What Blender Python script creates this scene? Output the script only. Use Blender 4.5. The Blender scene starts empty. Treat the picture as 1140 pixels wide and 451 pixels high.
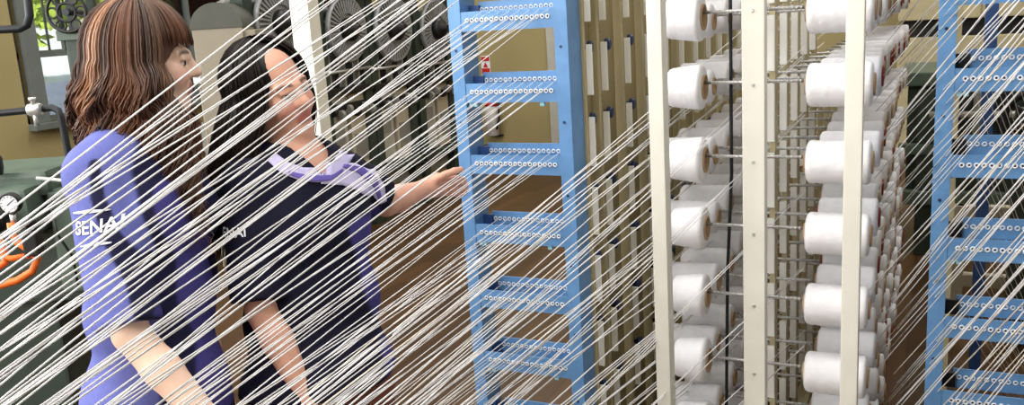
import bpy, bmesh, math, random
import numpy as np
from mathutils import Vector, Matrix, Quaternion
from mathutils.bvhtree import BVHTree

rng = random.Random(7)
nrg = np.random.default_rng(7)
scene = bpy.context.scene
COL = scene.collection

# ------------------------------------------------------------------ camera calibration (metres)
# world: X across the creel, Y along it (away), Z up; the camera stands at eye height
CAM_H = 1.6
CX, CY, FOC = 570.0, 225.5, 1000.0
M = np.array([[.904, .035, -.426], [.423, -.215, .88], [-.061, -.976, -.209]])
def _n(v): return v / np.linalg.norm(v)
_zd = _n(np.array([290., 4675., FOC])); _y = np.array([480., -235., FOC]); _y = _n(_y - _zd * _y.dot(_zd))
M = np.array([_n(np.cross(_y, -_zd)), _y, -_zd])
EYE = np.array([0, 0, CAM_H])
def at(px, py, d): return M @ np.array([(px - CX) / FOC * d, (py - CY) / FOC * d, d]) + EYE
def ray(px, py): return M @ np.array([(px - CX) / FOC, (py - CY) / FOC, 1.0])
def atX(px, py, X): r = ray(px, py); return r * (X / r[0]) + EYE
def atY(px, py, Y): r = ray(px, py); return r * (Y / r[1]) + EYE
def V(a): return Vector((float(a[0]), float(a[1]), float(a[2])))

# ------------------------------------------------------------------ materials
MATS = {}
def mat(name, col, rough=.6, metal=0., var=.08, scale=12., bump=0., attr=None, spec=.4, coat=0.):
    if name in MATS: return MATS[name]
    m = bpy.data.materials.new(name); m.use_nodes = True
    nt = m.node_tree; b = nt.nodes['Principled BSDF']
    b.inputs['Roughness'].default_value = rough; b.inputs['Metallic'].default_value = metal
    b.inputs['Specular IOR Level'].default_value = spec
    if coat: b.inputs['Coat Weight'].default_value = coat
    tc = nt.nodes.new('ShaderNodeTexCoord')
    nz = nt.nodes.new('ShaderNodeTexNoise'); nz.inputs['Scale'].default_value = scale; nz.inputs['Detail'].default_value = 4
    nt.links.new(tc.outputs['Object'], nz.inputs['Vector'])
    mr = nt.nodes.new('ShaderNodeMapRange'); mr.inputs[1].default_value = .25; mr.inputs[2].default_value = .75
    mr.inputs[3].default_value = 1 - var; mr.inputs[4].default_value = 1 + var
    nt.links.new(nz.outputs['Fac'], mr.inputs[0])
    mx = nt.nodes.new('ShaderNodeMix'); mx.data_type = 'RGBA'; mx.blend_type = 'MULTIPLY'; mx.inputs[0].default_value = 1
    if attr:
        a = nt.nodes.new('ShaderNodeAttribute'); a.attribute_name = attr; nt.links.new(a.outputs['Color'], mx.inputs[6])
    else:
        mx.inputs[6].default_value = (*col, 1)
    nt.links.new(mr.outputs[0], mx.inputs[7]); nt.links.new(mx.outputs[2], b.inputs['Base Color'])
    if bump:
        bp = nt.nodes.new('ShaderNodeBump'); bp.inputs['Strength'].default_value = bump; bp.inputs['Distance'].default_value = .01
        nt.links.new(nz.outputs['Fac'], bp.inputs['Height']); nt.links.new(bp.outputs[0], b.inputs['Normal'])
    MATS[name] = m
    return m
def lin(r, g, b):
    f = lambda c: (c / 255 / 12.92) if c / 255 <= .04045 else ((c / 255 + .055) / 1.055) ** 2.4
    return (f(r), f(g), f(b))

BLUE = mat('blue_enamel', lin(100, 148, 200), .42, var=.10, scale=25)
BLUED = mat('blue_enamel_old', lin(52, 84, 140), .45, var=.15, scale=25)  # darker blue of brackets, foot plates and the lone post
CREAM = mat('cream_paint', lin(228, 226, 216), .5, var=.05, scale=9)
CREAM2 = mat('plate_white', lin(244, 243, 236), .5, var=.04)
TAN = mat('tan_paint', lin(192, 180, 142), .5, var=.08, scale=7)
TAND = mat('tan_paint_panel', lin(160, 145, 104), .55, var=.10, scale=7)  # rack panel shading put into the colour; cabinet seams share it
YARNM = mat('yarn_white', lin(238, 238, 240), .8, var=.0)
YARNT = mat('yarn_ivory', lin(236, 230, 218), .8, var=.0)
YARNP = mat('yarn_package', lin(232, 232, 236), .85, var=.05, scale=35, bump=.25)
CARD = mat('cardboard', lin(178, 150, 118), .8, var=.15, scale=40)
CARDR = mat('red_card', lin(140, 60, 50), .7, var=.15, scale=40)
STEEL = mat('steel', lin(205, 205, 203), .35, .6, var=.06, scale=50)
DARKST = mat('dark_steel', lin(40, 42, 46), .45, .4, var=.2)
CERAM = mat('ceramic', lin(236, 240, 246), .3, var=.03)
HOLE = mat('eyelet_hole', lin(30, 50, 90), .7)
KNOB = mat('knob_blue', lin(34, 54, 92), .4)
GREEN = mat('machine_green', lin(84, 100, 88), .45, var=.15, scale=8)
GREEND = mat('machine_dark_green', lin(50, 62, 54), .5, var=.2, scale=8)
GREY = mat('machine_grey', lin(142, 142, 136), .5, .2, var=.2, scale=10)
GREYL = mat('machine_light_grey', lin(178, 176, 166), .55, var=.12, scale=6)
DISC = mat('cast_grey', lin(150, 152, 154), .5, .3, var=.2, scale=20)
BLACK = mat('black_paint', lin(24, 24, 26), .5, var=.2)
ORANGE = mat('orange_paint', lin(236, 112, 36), .45, var=.08)
RED = mat('red_paint', lin(190, 30, 28), .4, var=.08)
WHITE = mat('white_plastic', lin(232, 236, 240), .4, var=.03)
WALLM = mat('olive_wall', lin(158, 144, 100), .75, var=.06, scale=2)
GUARD = mat('guard_paint', lin(142, 134, 118), .6, var=.06, scale=4)
CAPM = mat('guard_cap', lin(76, 78, 70), .6)
BEIGE = mat('beige_panel', lin(186, 176, 154), .6, var=.06, scale=4)
CEILM = mat('ceiling_white', lin(225, 222, 212), .8)
WINF = mat('window_paint', lin(104, 110, 106), .5, var=.1)
SKIN = mat('skin', (1, 1, 1), .5, var=.05, scale=30, attr='tint', spec=.35)
CLOTH = mat('polo_cloth', (1, 1, 1), .85, var=.08, scale=120, attr='tint', spec=.2, bump=.05)
HAIR1 = mat('hair_brown', (1, 1, 1), .5, var=.12, scale=40, attr='tint', spec=.5)
HAIR2 = mat('hair_black', (1, 1, 1), .5, var=.12, scale=40, attr='tint', spec=.25)
TROUS = mat('trousers_brown', lin(128, 80, 66), .85, var=.12, scale=40, spec=.2)
TROUSD = mat('trousers_dark', lin(36, 38, 60), .85, var=.12, scale=40, spec=.2)
SHOE = mat('shoe_black', lin(28, 26, 26), .5)
EYEM = mat('eye_white', lin(230, 228, 222), .2)
IRIS = mat('iris_dark', lin(40, 26, 18), .2)
LILAC = mat('lilac_knit', lin(196, 190, 228), .8, var=.08, scale=80)
VIOLET = mat('violet_knit', lin(104, 92, 176), .8, var=.08, scale=80)
PRINT = mat('white_print', lin(236, 236, 244), .7)
LEAF = mat('leaf', lin(170, 190, 76), .6, var=.4, scale=5)
BARK = mat('bark', lin(92, 76, 58), .9, var=.3)
RENDER = mat('outside_render', lin(226, 224, 218), .8)
CARW = mat('car_white', lin(232, 234, 238), .25, coat=.5)
CARG = mat('car_glass', lin(40, 48, 60), .1)
ROAD = mat('outside_paving', lin(170, 168, 160), .9, var=.15)
def glass_mat():
    m = bpy.data.materials.new('window_glass'); m.use_nodes = True; nt = m.node_tree
    for n in list(nt.nodes): nt.nodes.remove(n)
    o = nt.nodes.new('ShaderNodeOutputMaterial'); t = nt.nodes.new('ShaderNodeBsdfTransparent'); g = nt.nodes.new('ShaderNodeBsdfGlossy')
    g.inputs['Roughness'].default_value = .05; t.inputs['Color'].default_value = (.95, .97, .96, 1)
    mx = nt.nodes.new('ShaderNodeMixShader'); fr = nt.nodes.new('ShaderNodeFresnel'); fr.inputs['IOR'].default_value = 1.45
    nt.links.new(fr.outputs[0], mx.inputs[0]); nt.links.new(t.outputs[0], mx.inputs[1]); nt.links.new(g.outputs[0], mx.inputs[2]); nt.links.new(mx.outputs[0], o.inputs[0])
    return m
GLASS = glass_mat()
def floor_mat():
    m = bpy.data.materials.new('wood_floor'); m.use_nodes = True; nt = m.node_tree; b = nt.nodes['Principled BSDF']
    tc = nt.nodes.new('ShaderNodeTexCoord'); mp = nt.nodes.new('ShaderNodeMapping'); mp.inputs['Rotation'].default_value = (0, 0, math.pi / 2)
    br = nt.nodes.new('ShaderNodeTexBrick'); br.inputs['Scale'].default_value = 1.0
    br.inputs['Color1'].default_value = (*lin(84, 58, 33), 1); br.inputs['Color2'].default_value = (*lin(66, 45, 26), 1); br.inputs['Mortar'].default_value = (*lin(58, 40, 26), 1)
    br.inputs['Brick Width'].default_value = .9; br.inputs['Row Height'].default_value = .09; br.inputs['Mortar Size'].default_value = .004
    nt.links.new(tc.outputs['Object'], mp.inputs['Vector']); nt.links.new(mp.outputs[0], br.inputs['Vector'])
    nz = nt.nodes.new('ShaderNodeTexNoise'); nz.inputs['Scale'].default_value = 6; nz.inputs['Detail'].default_value = 6
    mx = nt.nodes.new('ShaderNodeMix'); mx.data_type = 'RGBA'; mx.blend_type = 'MULTIPLY'; mx.inputs[0].default_value = .6
    mr = nt.nodes.new('ShaderNodeMapRange'); mr.inputs[3].default_value = .5; mr.inputs[4].default_value = 1.4
    nt.links.new(nz.outputs['Fac'], mr.inputs[0]); nt.links.new(br.outputs['Color'], mx.inputs[6]); nt.links.new(mr.outputs[0], mx.inputs[7])
    nt.links.new(mx.outputs[2], b.inputs['Base Color']); b.inputs['Roughness'].default_value = .4; b.inputs['Specular IOR Level'].default_value = .25
    return m
FLOORM = floor_mat()

# ------------------------------------------------------------------ mesh helpers
class MB:
    """collects shapes of one part, then links them as one mesh object"""
    def __init__(s): s.v = []; s.f = []; s.m = []; s.mi = 0; s.sm = []
    def raw(s, vs, fs, smooth=False):
        o = len(s.v); s.v += [tuple(map(float, p)) for p in vs]
        for f in fs: s.f.append(tuple(i + o for i in f)); s.m.append(s.mi); s.sm.append(smooth)
        return s
    def box(s, x0, x1, y0, y1, z0, z1, bev=0.):
        if bev <= 0:
            vs = [(x, y, z) for z in (z0, z1) for y in (y0, y1) for x in (x0, x1)]
            return s.raw(vs, [(0, 2, 3, 1), (4, 5, 7, 6), (0, 1, 5, 4), (2, 6, 7, 3), (0, 4, 6, 2), (1, 3, 7, 5)])
        bm = bmesh.new(); bmesh.ops.create_cube(bm, size=1)
        for v in bm.verts: v.co = Vector(((x0 + x1) / 2 + v.co.x * (x1 - x0), (y0 + y1) / 2 + v.co.y * (y1 - y0), (z0 + z1) / 2 + v.co.z * (z1 - z0)))
        bmesh.ops.bevel(bm, geom=bm.edges[:], offset=bev, segments=2, affect='EDGES', profile=.7)
        bm.verts.index_update(); s.raw([v.co[:] for v in bm.verts], [[v.index for v in f.verts] for f in bm.faces]); bm.free(); return s
    def lathe(s, p, axis, prof, n=24, cap=True, smooth=True):
        """prof: (distance along axis, radius)"""
        p = Vector(p); a = Vector(axis).normalized(); u = a.orthogonal().normalized(); w = a.cross(u)
        vs = []; fs = []
        for (t, r) in prof:
            for k in range(n):
                an = 2 * math.pi * k / n; vs.append(p + a * t + (u * math.cos(an) + w * math.sin(an)) * r)
        for i in range(len(prof) - 1):
            for k in range(n): fs.append((i * n + k, i * n + (k + 1) % n, (i + 1) * n + (k + 1) % n, (i + 1) * n + k))
        s.raw(vs, fs, smooth)
        if cap:
            o = len(s.v) - len(vs)
            s.f.append(tuple(o + k for k in reversed(range(n)))); s.m.append(s.mi); s.sm.append(False)
            s.f.append(tuple(o + (len(prof) - 1) * n + k for k in range(n))); s.m.append(s.mi); s.sm.append(False)
        return s
    def rod(s, a, b, r, n=12):
        a = Vector(a); b = Vector(b); return s.lathe(a, b - a, [(0, r), ((b - a).length, r)], n)
    def tube(s, pts, r, n=10, r_end=None, cap=True, smooth=True):
        pts = [Vector(p) for p in pts]; N = len(pts); vs = []; fs = []
        t0 = (pts[1] - pts[0]).normalized(); u = t0.orthogonal().normalized()
        for i, p in enumerate(pts):
            t = (pts[min(i + 1, N - 1)] - pts[max(i - 1, 0)]).normalized()
            u = (u - t * u.dot(t)); u = u.normalized() if u.length > 1e-6 else t.orthogonal().normalized()
            w = t.cross(u); rr = r if not callable(r) else r(i / (N - 1))
            if r_end is not None: rr = r + (r_end - r) * i / (N - 1)
            for k in range(n):
                an = 2 * math.pi * k / n; vs.append(p + (u * math.cos(an) + w * math.sin(an)) * rr)
        for i in range(N - 1):
            for k in range(n): fs.append((i * n + k, i * n + (k + 1) % n, (i + 1) * n + (k + 1) % n, (i + 1) * n + k))
        if cap: fs.append(tuple(reversed(range(n)))); fs.append(tuple((N - 1) * n + k for k in range(n)))
        return s.raw(vs, fs, smooth)
    def torus(s, c, axis, R, r, n=24, k=8):
        c = Vector(c); a = Vector(axis).normalized(); u = a.orthogonal().normalized(); w = a.cross(u); vs = []; fs = []
        for i in range(n):
            an = 2 * math.pi * i / n; d = u * math.cos(an) + w * math.sin(an)
            for j in range(k):
                b = 2 * math.pi * j / k; vs.append(c + d * (R + r * math.cos(b)) + a * r * math.sin(b))
        for i in range(n):
            for j in range(k): fs.append((i * k + j, ((i + 1) % n) * k + j, ((i + 1) % n) * k + (j + 1) % k, i * k + (j + 1) % k))
        return s.raw(vs, fs, True)
    def prism(s, poly, origin, u, v, depth):
        """flat outline (a,b) in axes u,v pushed along u x v by depth"""
        o = Vector(origin); u = Vector(u); v = Vector(v); nrm = u.cross(v).normalized(); n = len(poly)
        vs = [o + u * a + v * b for a, b in poly] + [o + u * a + v * b + nrm * depth for a, b in poly]
        return s.raw(vs, [tuple(reversed(range(n))), tuple(range(n, 2 * n))] + [(i, (i + 1) % n, n + (i + 1) % n, n + i) for i in range(n)])
    def use(s, i): s.mi = i; return s
    def mesh(s, name, mats):
        me = bpy.data.meshes.new(name); me.from_pydata(s.v, [], s.f)
        for m in (mats if isinstance(mats, (list, tuple)) else [mats]): me.materials.append(m)
        me.polygons.foreach_set('material_index', s.m); me.polygons.foreach_set('use_smooth', s.sm)
        me.update(); return me
    def build(s, name, mats, parent=None, loc=None):
        bmf = bmesh.new(); me = s.mesh(name, mats); bmf.from_mesh(me); bmesh.ops.recalc_face_normals(bmf, faces=bmf.faces); bmf.to_mesh(me); bmf.free()
        return link(name, me, parent, loc)
def link(name, me, parent=None, loc=None):
    o = bpy.data.objects.new(name, me); COL.objects.link(o)
    if parent is not None: o.parent = parent
    if loc is not None: o.location = loc
    return o
def tag(o, label, cat, group=None, kind=None):
    if label: o['label'] = label
    if cat: o['category'] = cat
    if group: o['group'] = group
    if kind: o['kind'] = kind
    return o
def empty(name, loc, label, cat, group=None, rz=0.):
    o = bpy.data.objects.new(name, None); COL.objects.link(o); o.location = loc; o.rotation_euler = (0, 0, rz); o.empty_display_size = .1
    return tag(o, label, cat, group)
def struct(o): o['kind'] = 'structure'; return o
def copy_tree(o, parent=None):
    c = o.copy(); COL.objects.link(c)
    if parent is not None: c.parent = parent
    for ch in list(o.children): copy_tree(ch, c)
    return c
ORD = ['first', 'second', 'third', 'fourth', 'fifth', 'sixth', 'seventh', 'eighth', 'ninth', 'tenth', 'eleventh', 'twelfth', 'thirteenth', 'fourteenth', 'fifteenth', 'sixteenth', 'seventeenth', 'eighteenth', 'nineteenth', 'twentieth']

# ------------------------------------------------------------------ the room
XL, XR, YB, YF, ZC = -6.0, 6.0, 9.2, -3.5, 4.2
struct(MB().box(XL - .2, XR + .2, YF, YB + .2, -.1, 0).build('floor', FLOORM))
struct(MB().box(XL - .2, XR + .2, YF, YB + .2, ZC, ZC + .1).build('ceiling', CEILM))
struct(MB().box(XL - .2, XR + .2, YB, YB + .2, 0, ZC).build('wall_back', WALLM))
struct(MB().box(XR, XR + .2, YF, YB, 0, ZC).build('wall_right', WALLM))
struct(MB().box(XL, XR, YF - .2, YF, 0, ZC).build('wall_front', WALLM))  # unseen wall added behind the camera to cut ambient light
SILL, WTOP, WY0, WY1 = 1.0, 3.0, 4.40, 8.95
w = MB().box(XL - .2, XL, YF, WY0, 0, ZC).box(XL - .2, XL, WY0, WY1, 0, SILL).box(XL - .2, XL, WY0, WY1, WTOP, ZC).box(XL - .2, XL, WY1, YB, 0, ZC)
posts_y = [(4.46, 4.56), (5.62, 5.78), (6.76, 6.92), (7.90, 8.04)]
for a, b in posts_y: w.box(XL - .2, XL, a, b, SILL, WTOP)
struct(w.build('wall_left', [WALLM]))
for a, b in posts_y:
    struct(MB().box(XL - .02, XL + .03, a - .008, b + .008, SILL, WTOP, .004).build('trim_%d' % (posts_y.index((a, b)) + 1), WINF))
openings = [(WY0, 4.46)] + [(posts_y[i][1], posts_y[i + 1][0]) for i in range(3)] + [(8.04, WY1)]
for i, (a, b) in enumerate(openings):
    fr = MB(); t = .035
    fr.box(XL - .12, XL - .06, a, a + t, SILL, WTOP).box(XL - .12, XL - .06, b - t, b, SILL, WTOP).box(XL - .12, XL - .06, a, b, SILL, SILL + t).box(XL - .12, XL - .06, a, b, WTOP - t, WTOP)
    fr.box(XL - .12, XL - .06, a, b, 1.47, 1.52)
    if b - a > .3:
        k = 5
        for j in range(1, k): yy = a + (b - a) * j / k; fr.box(XL - .13, XL - .115, yy - .006, yy + .006, 1.52, WTOP)
        yy = (a + b) / 2 - .1; fr.box(XL - .12, XL - .06, yy - .02, yy + .02, SILL, WTOP)
    f = struct(fr.build('window_%d' % (i + 1), WINF))
    MB().box(XL - .092, XL - .088, a + t, b - t, SILL + t, WTOP - t).build('window_pane', GLASS, f)
struct(MB().box(XL - .05, XL + .08, WY0, WY1, SILL - .05, SILL, .006).build('trim_5', WINF))
# door in the back wall: pale frame and dark red leaf edge
dx = atY(613, 100, YB)[0]
d = MB().box(dx, dx + .10, YB - .05, YB, 0, 2.2).box(dx + .95, dx + 1.05, YB - .05, YB, 0, 2.2).box(dx, dx + 1.05, YB - .05, YB, 2.2, 2.3).build('door_1', GREYL); struct(d)
MB().box(dx + .10, dx + .95, YB - .03, YB, 0.02, 2.2).build('door_panel', mat('door_red', lin(120, 60, 48), .5), d)
MB().lathe((dx + .2, YB - .08, 1.0), (0, 1, 0), [(0, .02), (.02, .025), (.05, .01)]).build('door_handle', STEEL, d)
struct(MB().box(XL, dx, YB - .02, YB, 0, .1).build('baseboard_back', mat('skirting', lin(92, 72, 50), .6)))

# ------------------------------------------------------------------ outside the windows
struct(MB().box(-30, XL - .21, -8, 24, -.3, -.2).build('ground', ROAD))
def tree(loc, h, R, label, n=2600):
    t = empty('garden_tree', loc, label, 'tree', 'trees outside the windows')
    MB().tube([(0, 0, 0), (.05, .02, h * .3), (-.03, .05, h * .6), (0, 0, h * .85)], .12, 10, .04).build('trunk', BARK, t)
    m = MB()
    for i in range(n):
        d = nrg.normal(size=3); d /= np.linalg.norm(d); r = R * (.55 + .5 * rng.random()) * (1 + .25 * math.sin(4 * d[0] + 3 * d[2]))
        c = Vector((d[0] * r, d[1] * r, h * .72 + d[2] * r * 1.1)); u = Vector(nrg.normal(size=3)).normalized(); v = u.orthogonal().normalized(); s = .07 + .06 * rng.random()
        m.raw([c - u * s, c + v * s * .5, c + u * s, c - v * s * .5], [(0, 1, 2, 3)])
    m.build('foliage', LEAF, t)
for i, (x, y, h, R, l) in enumerate([(-10.5, 6.9, 3.6, 1.05, 'yellow-green tree outside the window nearest the olive wall'), (-10.5, 9.9, 3.9, 1.15, 'leafy tree seen past the brown-haired head'),
                        (-10.5, 13.0, 3.9, 1.2, 'leafy tree seen above the domed beige guard'), (-14.4, 5.6, 4.3, 1.3, 'tree outside beside the olive wall edge'), (-10.8, 16.2, 4.1, 1.2, 'tree seen past the ribbed wheels'), (-13.6, 10.0, 4.4, 1.3, 'tall tree farther back outside the first wide window')]):
    tree((x, y, -.2), h, R, l)
hb = empty('shed_building', (-17.5, 9.5, -.2), 'white building with louvred window outside behind the trees', 'building')
MB().box(-.8, .8, -4, 4, 0, 2.3).build('wall_block', RENDER, hb); MB().box(-1, 1, -4.2, 4.2, 2.3, 2.42).build('roof', mat('roof_grey', lin(150, 140, 130), .8), hb)
m = MB()
for k in range(7): m.box(.8, .86, -2.9, -1.9, 1.0 + k * .14, 1.09 + k * .14)
m.build('louvre', WINF, hb)
cr = empty('parked_car', (-8.2, 6.2, -.2), 'white car parked outside the window', 'car', rz=1.5)
body = [(-1.9, .35), (-1.9, .8), (-1.3, .95), (-.7, 1.4), (.7, 1.42), (1.3, 1.0), (1.9, .85), (1.95, .35)]
MB().prism(body, (.8, 0, 0), (0, 1, 0), (0, 0, 1), 0).prism([(a, b) for a, b in body], (-.8, 0, 0), (0, 1, 0), (0, 0, 1), 1.6).build('body', CARW, cr)
MB().prism([(-.95, .98), (-.6, 1.34), (.6, 1.35), (1.05, 1.0)], (.79, 0, 0), (0, 1, 0), (0, 0, 1), .025).build('side_window', CARG, cr)
for sx in (-.78, .62):
    for sy in (-1.25, 1.25): MB().lathe((sx, sy, .32), (1, 0, 0), [(0, .32), (.18, .32)]).build('wheel', BLACK, cr)

# ------------------------------------------------------------------ yarn guide frames (blue)
ROWS = [2.02, 1.80, 1.578, 1.362, 1.14, .918, .70, .488, .27]
def eyelet_mesh():
    m = MB(); m.torus((0, 0, 0), (0, 1, 0), .0050, .0021, 16, 6); m.use(1).lathe((0, -.0002, 0), (0, 1, 0), [(0, .0036), (.001, .0036)], 12)
    return m.mesh('eyelet', [CERAM, HOLE])
EYE_ME = eyelet_mesh()
def guide_frame(x0, W, y0, label, individual_n, RD, dz, rear_mat, first=.022, ey_p=.0165, n_ey=17):
    D = .10; t = .042
    r = empty('yarn_guide_frame', (x0, y0, 0), label, 'guide frame', 'blue yarn guide frames')
    for xa in (0, W - t):      # channel posts
        m = MB()
        m.box(xa, xa + t, 0, .006, 0, 2.25, .0015)
        m.box(xa, xa + .005, .004, D, 0, 2.25).box(xa + t - .005, xa + t, .004, D, 0, 2.25)
        p = m.build('post', BLUE, r)
        q = MB()
        for k in range(9): z = .16 + k * .2215; q.lathe((xa + t * .45, -.002, z), (0, 1, 0), [(0, .004), (.003, .005)], 10)
        b_ = q.build('bolt', KNOB, p); b_['kind'] = 'stuff'
        if rear_mat: MB().box(xa + .018, xa + t + .018, .30, .35, 0, 2.25, .002).build('rear_post', rear_mat, r)
        MB().box(xa - .02, xa + t + .03, -.05, .36 if rear_mat else D, 0, .02, .003).build('foot_plate', BLUED, r)
    rear_ey = MB(); left = individual_n
    for i, z in enumerate(ROWS):
        b = MB().box(t - .004, W - t + .004, .002, .007, z - .033, z + .026).box(t, W - t, .005, .022, z - .033, z - .029).build('guide_bar', BLUE, r)
        zr = z + dz; x0_ = t + .028
        rb = MB().box(x0_, W - t + .002, RD, RD + .005, zr - .030, zr + .026).box(x0_, W - t, RD + .004, RD + .02, zr - .03, zr - .026).build('guide_bar', BLUE, r)
        MB().box(t - .004, x0_ + .006, RD - .012, RD - .001, zr - .026, zr + .016, .002).build('bracket', BLACK if rear_mat else BLUED, r)
        for k in range(n_ey):
            if 1.70 > z > .3 and left > 0 and (individual_n > 90 or k < 9):
                e = link('eyelet', EYE_ME, b, (t + first + k * ey_p, .0005, z)); left -= 1
            else:
                rear_ey.torus((t + first + k * ey_p, .0005, z), (0, 1, 0), .0050, .0021, 10, 4)
            rear_ey.torus((t + first + .018 + k * ey_p, RD - .0015, zr + .002), (0, 1, 0), .0052, .0022, 10, 4)
        if i % 2 == 1:
            for c0, c1 in ((t + .006, t + .018), (t + .022, t + .034), (W - t - .06, W - t - .046)):
                MB().box(c0, c1, .007, .02, z - .046, z - .033, .002).build('clip', mat('clip_aqua', lin(160, 214, 230), .4), r)
    e = rear_ey.build('eyelet', [CERAM], r); e['kind'] = 'stuff'
    MB().box(0, W + .02, 0, .36 if rear_mat else D, 2.25, 2.262).build('top_plate', BLUE, r)
    return r
F1X, F1Y, F1W = -1.362, 2.45, .388
guide_frame(F1X, F1W, F1Y, 'narrow blue guide frame whose post the dark-haired woman grips', 102, .07, .028, None)
F2X, F2Y, F2W = -.008, 2.55, .388
guide_frame(F2X, F2W, F2Y, 'blue guide frame standing beyond the bank of long bobbins', 54, .06, .044, TAN, first=.025, ey_p=.0172)

# ------------------------------------------------------------------ the creel and its bobbins
BZ = [1.55, 1.357, 1.149, .949, .743, .54, .335, .13]
BAY, BY0 = .218, 2.52
NL, NR = 7, 12
cre = empty('yarn_creel', (-.447, 2.6, 0), 'cream metal bobbin creel with three slender posts and steel pegs', 'creel')
def cpart(name, m, mt): o = m.build(name, mt, cre); o.location = (.447, -2.6, 0); return o
m = MB().box(-.476, -.417, 2.43, 2.475, 0, 2.3, .003); cp = cpart('post', m, CREAM)
q = MB()
for z in BZ: q.lathe((-.447, 2.426, z + .012), (0, 1, 0), [(0, .004), (.005, .005)], 10)
b_ = q.build('bolt', STEEL, cp); b_.location = (0, 0, 0); b_['kind'] = 'stuff'
cpart('post', MB().box(-.664, -.626, 2.20, 2.25, 0, 2.3, .003), CREAM)
cpart('post', MB().box(-.188, -.150, 2.10, 2.14, 0, 2.3, .003), CREAM)
cpart('top_rail', MB().box(-.70, -.12, 2.12, 2.46, 2.3, 2.34, .003), CREAM)
cpart('base_rail', MB().box(-.70, -.12, 2.12, 2.46, 0, .03, .003), CREAM)
for k in range(5):          # centre uprights behind, with white plates between the pegs
    y = 2.70 + k * .235
    u = cpart('upright', MB().box(-.452, -.436, y + .02, y + .07, 0, 2.2), TAN)
    for z0, z1 in zip(BZ[1:], BZ[:-1]):
        MB().box(-.457, -.435, y, y + .012, z0 + .025, z1 - .008, .002).build('guide_strip', CREAM2, u)
    MB().box(-.457, -.435, y, y + .012, BZ[0] + .025, BZ[0] + .19, .002).build('guide_strip', CREAM2, u)
for k in range(5, 12):
    y = 2.70 + k * .235
    cpart('upright', MB().box(-.452, -.436, y + .02, y + .07, 0, 1.25), TAN)
cpart('base_rail', MB().box(-.47, -.42, 2.6, 5.4, .0, .05), TAN)
# hanging dark cable beside the left bank
cpart('cable', MB().tube([(-.53, 2.56, 2.3), (-.531, 2.56, 1.5), (-.534, 2.57, 1.1), (-.55, 2.575, .8), (-.556, 2.57, .4), (-.57, 2.56, 0.02)], .005, 8), DARKST)
rod_n = 0
def rod_part(x0, x1, y, z):
    global rod_n
    m = MB(); m.lathe((x0, y, z), (1, 0, 0), [(0, .0045), (x1 - x0, .0045)], 10)
    for xx in np.arange(x0 + .02, x1 - .01, .012): m.lathe((xx, y, z), (1, 0, 0), [(0, .0054), (.004, .0054)], 10)
    cpart('peg_rod', m, STEEL); rod_n += 1
def bobbin_proto(name, L, r0, r1, card):
    """axis along +X; yarn from 0..L, tube sticks out at both ends"""
    e = empty(name, (0, 0, 0), 'x', 'bobbin')
    m = MB(); n = 16; prof = [(.0, .022), (.001, r0 - .010), (.005, r0 - .003), (.011, r0)]
    for i in range(1, n): t = i / n; prof.append((.011 + (L - .022) * t, r0 + (r1 - r0) * t + .0006 * math.sin(i * 2.1)))
    prof += [(L - .009, r1), (L - .004, r1 - .003), (L - .001, r1 - .010), (L, .026)]
    prof[-1] = (L, .036 if L < .12 else .029)
    m.lathe((0, 0, 0), (1, 0, 0), prof, 36, cap=False)
    m.build('yarn_package', YARNP, e)
    c = .036 if L < .12 else .029
    t = MB(); t.lathe((-.006, 0, 0), (1, 0, 0), [(0, .020), (0, .026), (.5 * L, .028), (L + .002, c), (L + .010, c), (L + .011, c - .003), (L + .011, c - .0055), (L - .02, c - .007)], 28, cap=False)
    t.use(1).lathe((L - .016, 0, 0), (1, 0, 0), [(0, .0), (.001, c - .0065)], 24, cap=False)
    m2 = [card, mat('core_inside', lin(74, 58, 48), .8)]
    t.build('tube_core', m2, e)
    return e
PS = bobbin_proto('yarn_bobbin', .100, .056, .066, CARD)
PL = bobbin_proto('yarn_bobbin', .165, .056, .057, CARD)
PLR = bobbin_proto('yarn_bobbin', .165, .054, .056, CARDR)
PM = bobbin_proto('yarn_bobbin', .165, .050, .053, CARD)
used = set()
def put_bobbin(P, x, y, z, label, group, s=1.0):
    o = P if P.name not in used else copy_tree(P)
    used.add(P.name); used.add(o.name)
    o.location = (x, y, z); o.rotation_euler = (rng.random() * 6.28, 0, 0); o.scale = (1, s, s)
    o['label'] = label; o['group'] = group; return o
for r, z in enumerate(BZ):
    for k in range(NL):
        y = BY0 + BAY * k if k else BY0
        if r == 7 and k == 0: continue
        lab = 'short white bobbin, %s peg row down, %s' % (ORD[r], 'foremost on its row' if k == 0 else '%s back behind the slender post' % ORD[k])
        if k == 0: put_bobbin(PS, -.698, y, z, lab, 'short bobbins on the creel', 1 + rng.uniform(-.03, .03))
        else: put_bobbin(PM, -.772 + rng.uniform(-.006, .006), y - .04, z - .012 + rng.uniform(-.004, .004), lab, 'short bobbins on the creel', 1 + rng.uniform(-.08, .06))
    for k in range(NR):
        y = BY0 + BAY * k
        lab = 'long white bobbin, %s peg row down, %s' % (ORD[r], 'foremost on its row' if k == 0 else '%s back behind the foremost' % ORD[k])
        P = PL if k == 0 else (PLR if rng.random() < .4 else PL)
        put_bobbin(P, -.320 + (rng.uniform(-.01, .012) if k else 0), y, z, lab, 'long bobbins on the creel', (1.04 if k == 0 else 1 + rng.uniform(-.10, .02)))
    for k in range(NR):
        y = BY0 + BAY * k
        x0 = -.598 if k == 0 else -.61
        if r < 8 and rod_n < 95: rod_part(x0 if k < NL else -.44, -.325, y - (0 if k == 0 else .0), z + .012 if k == 0 else z)

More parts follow.
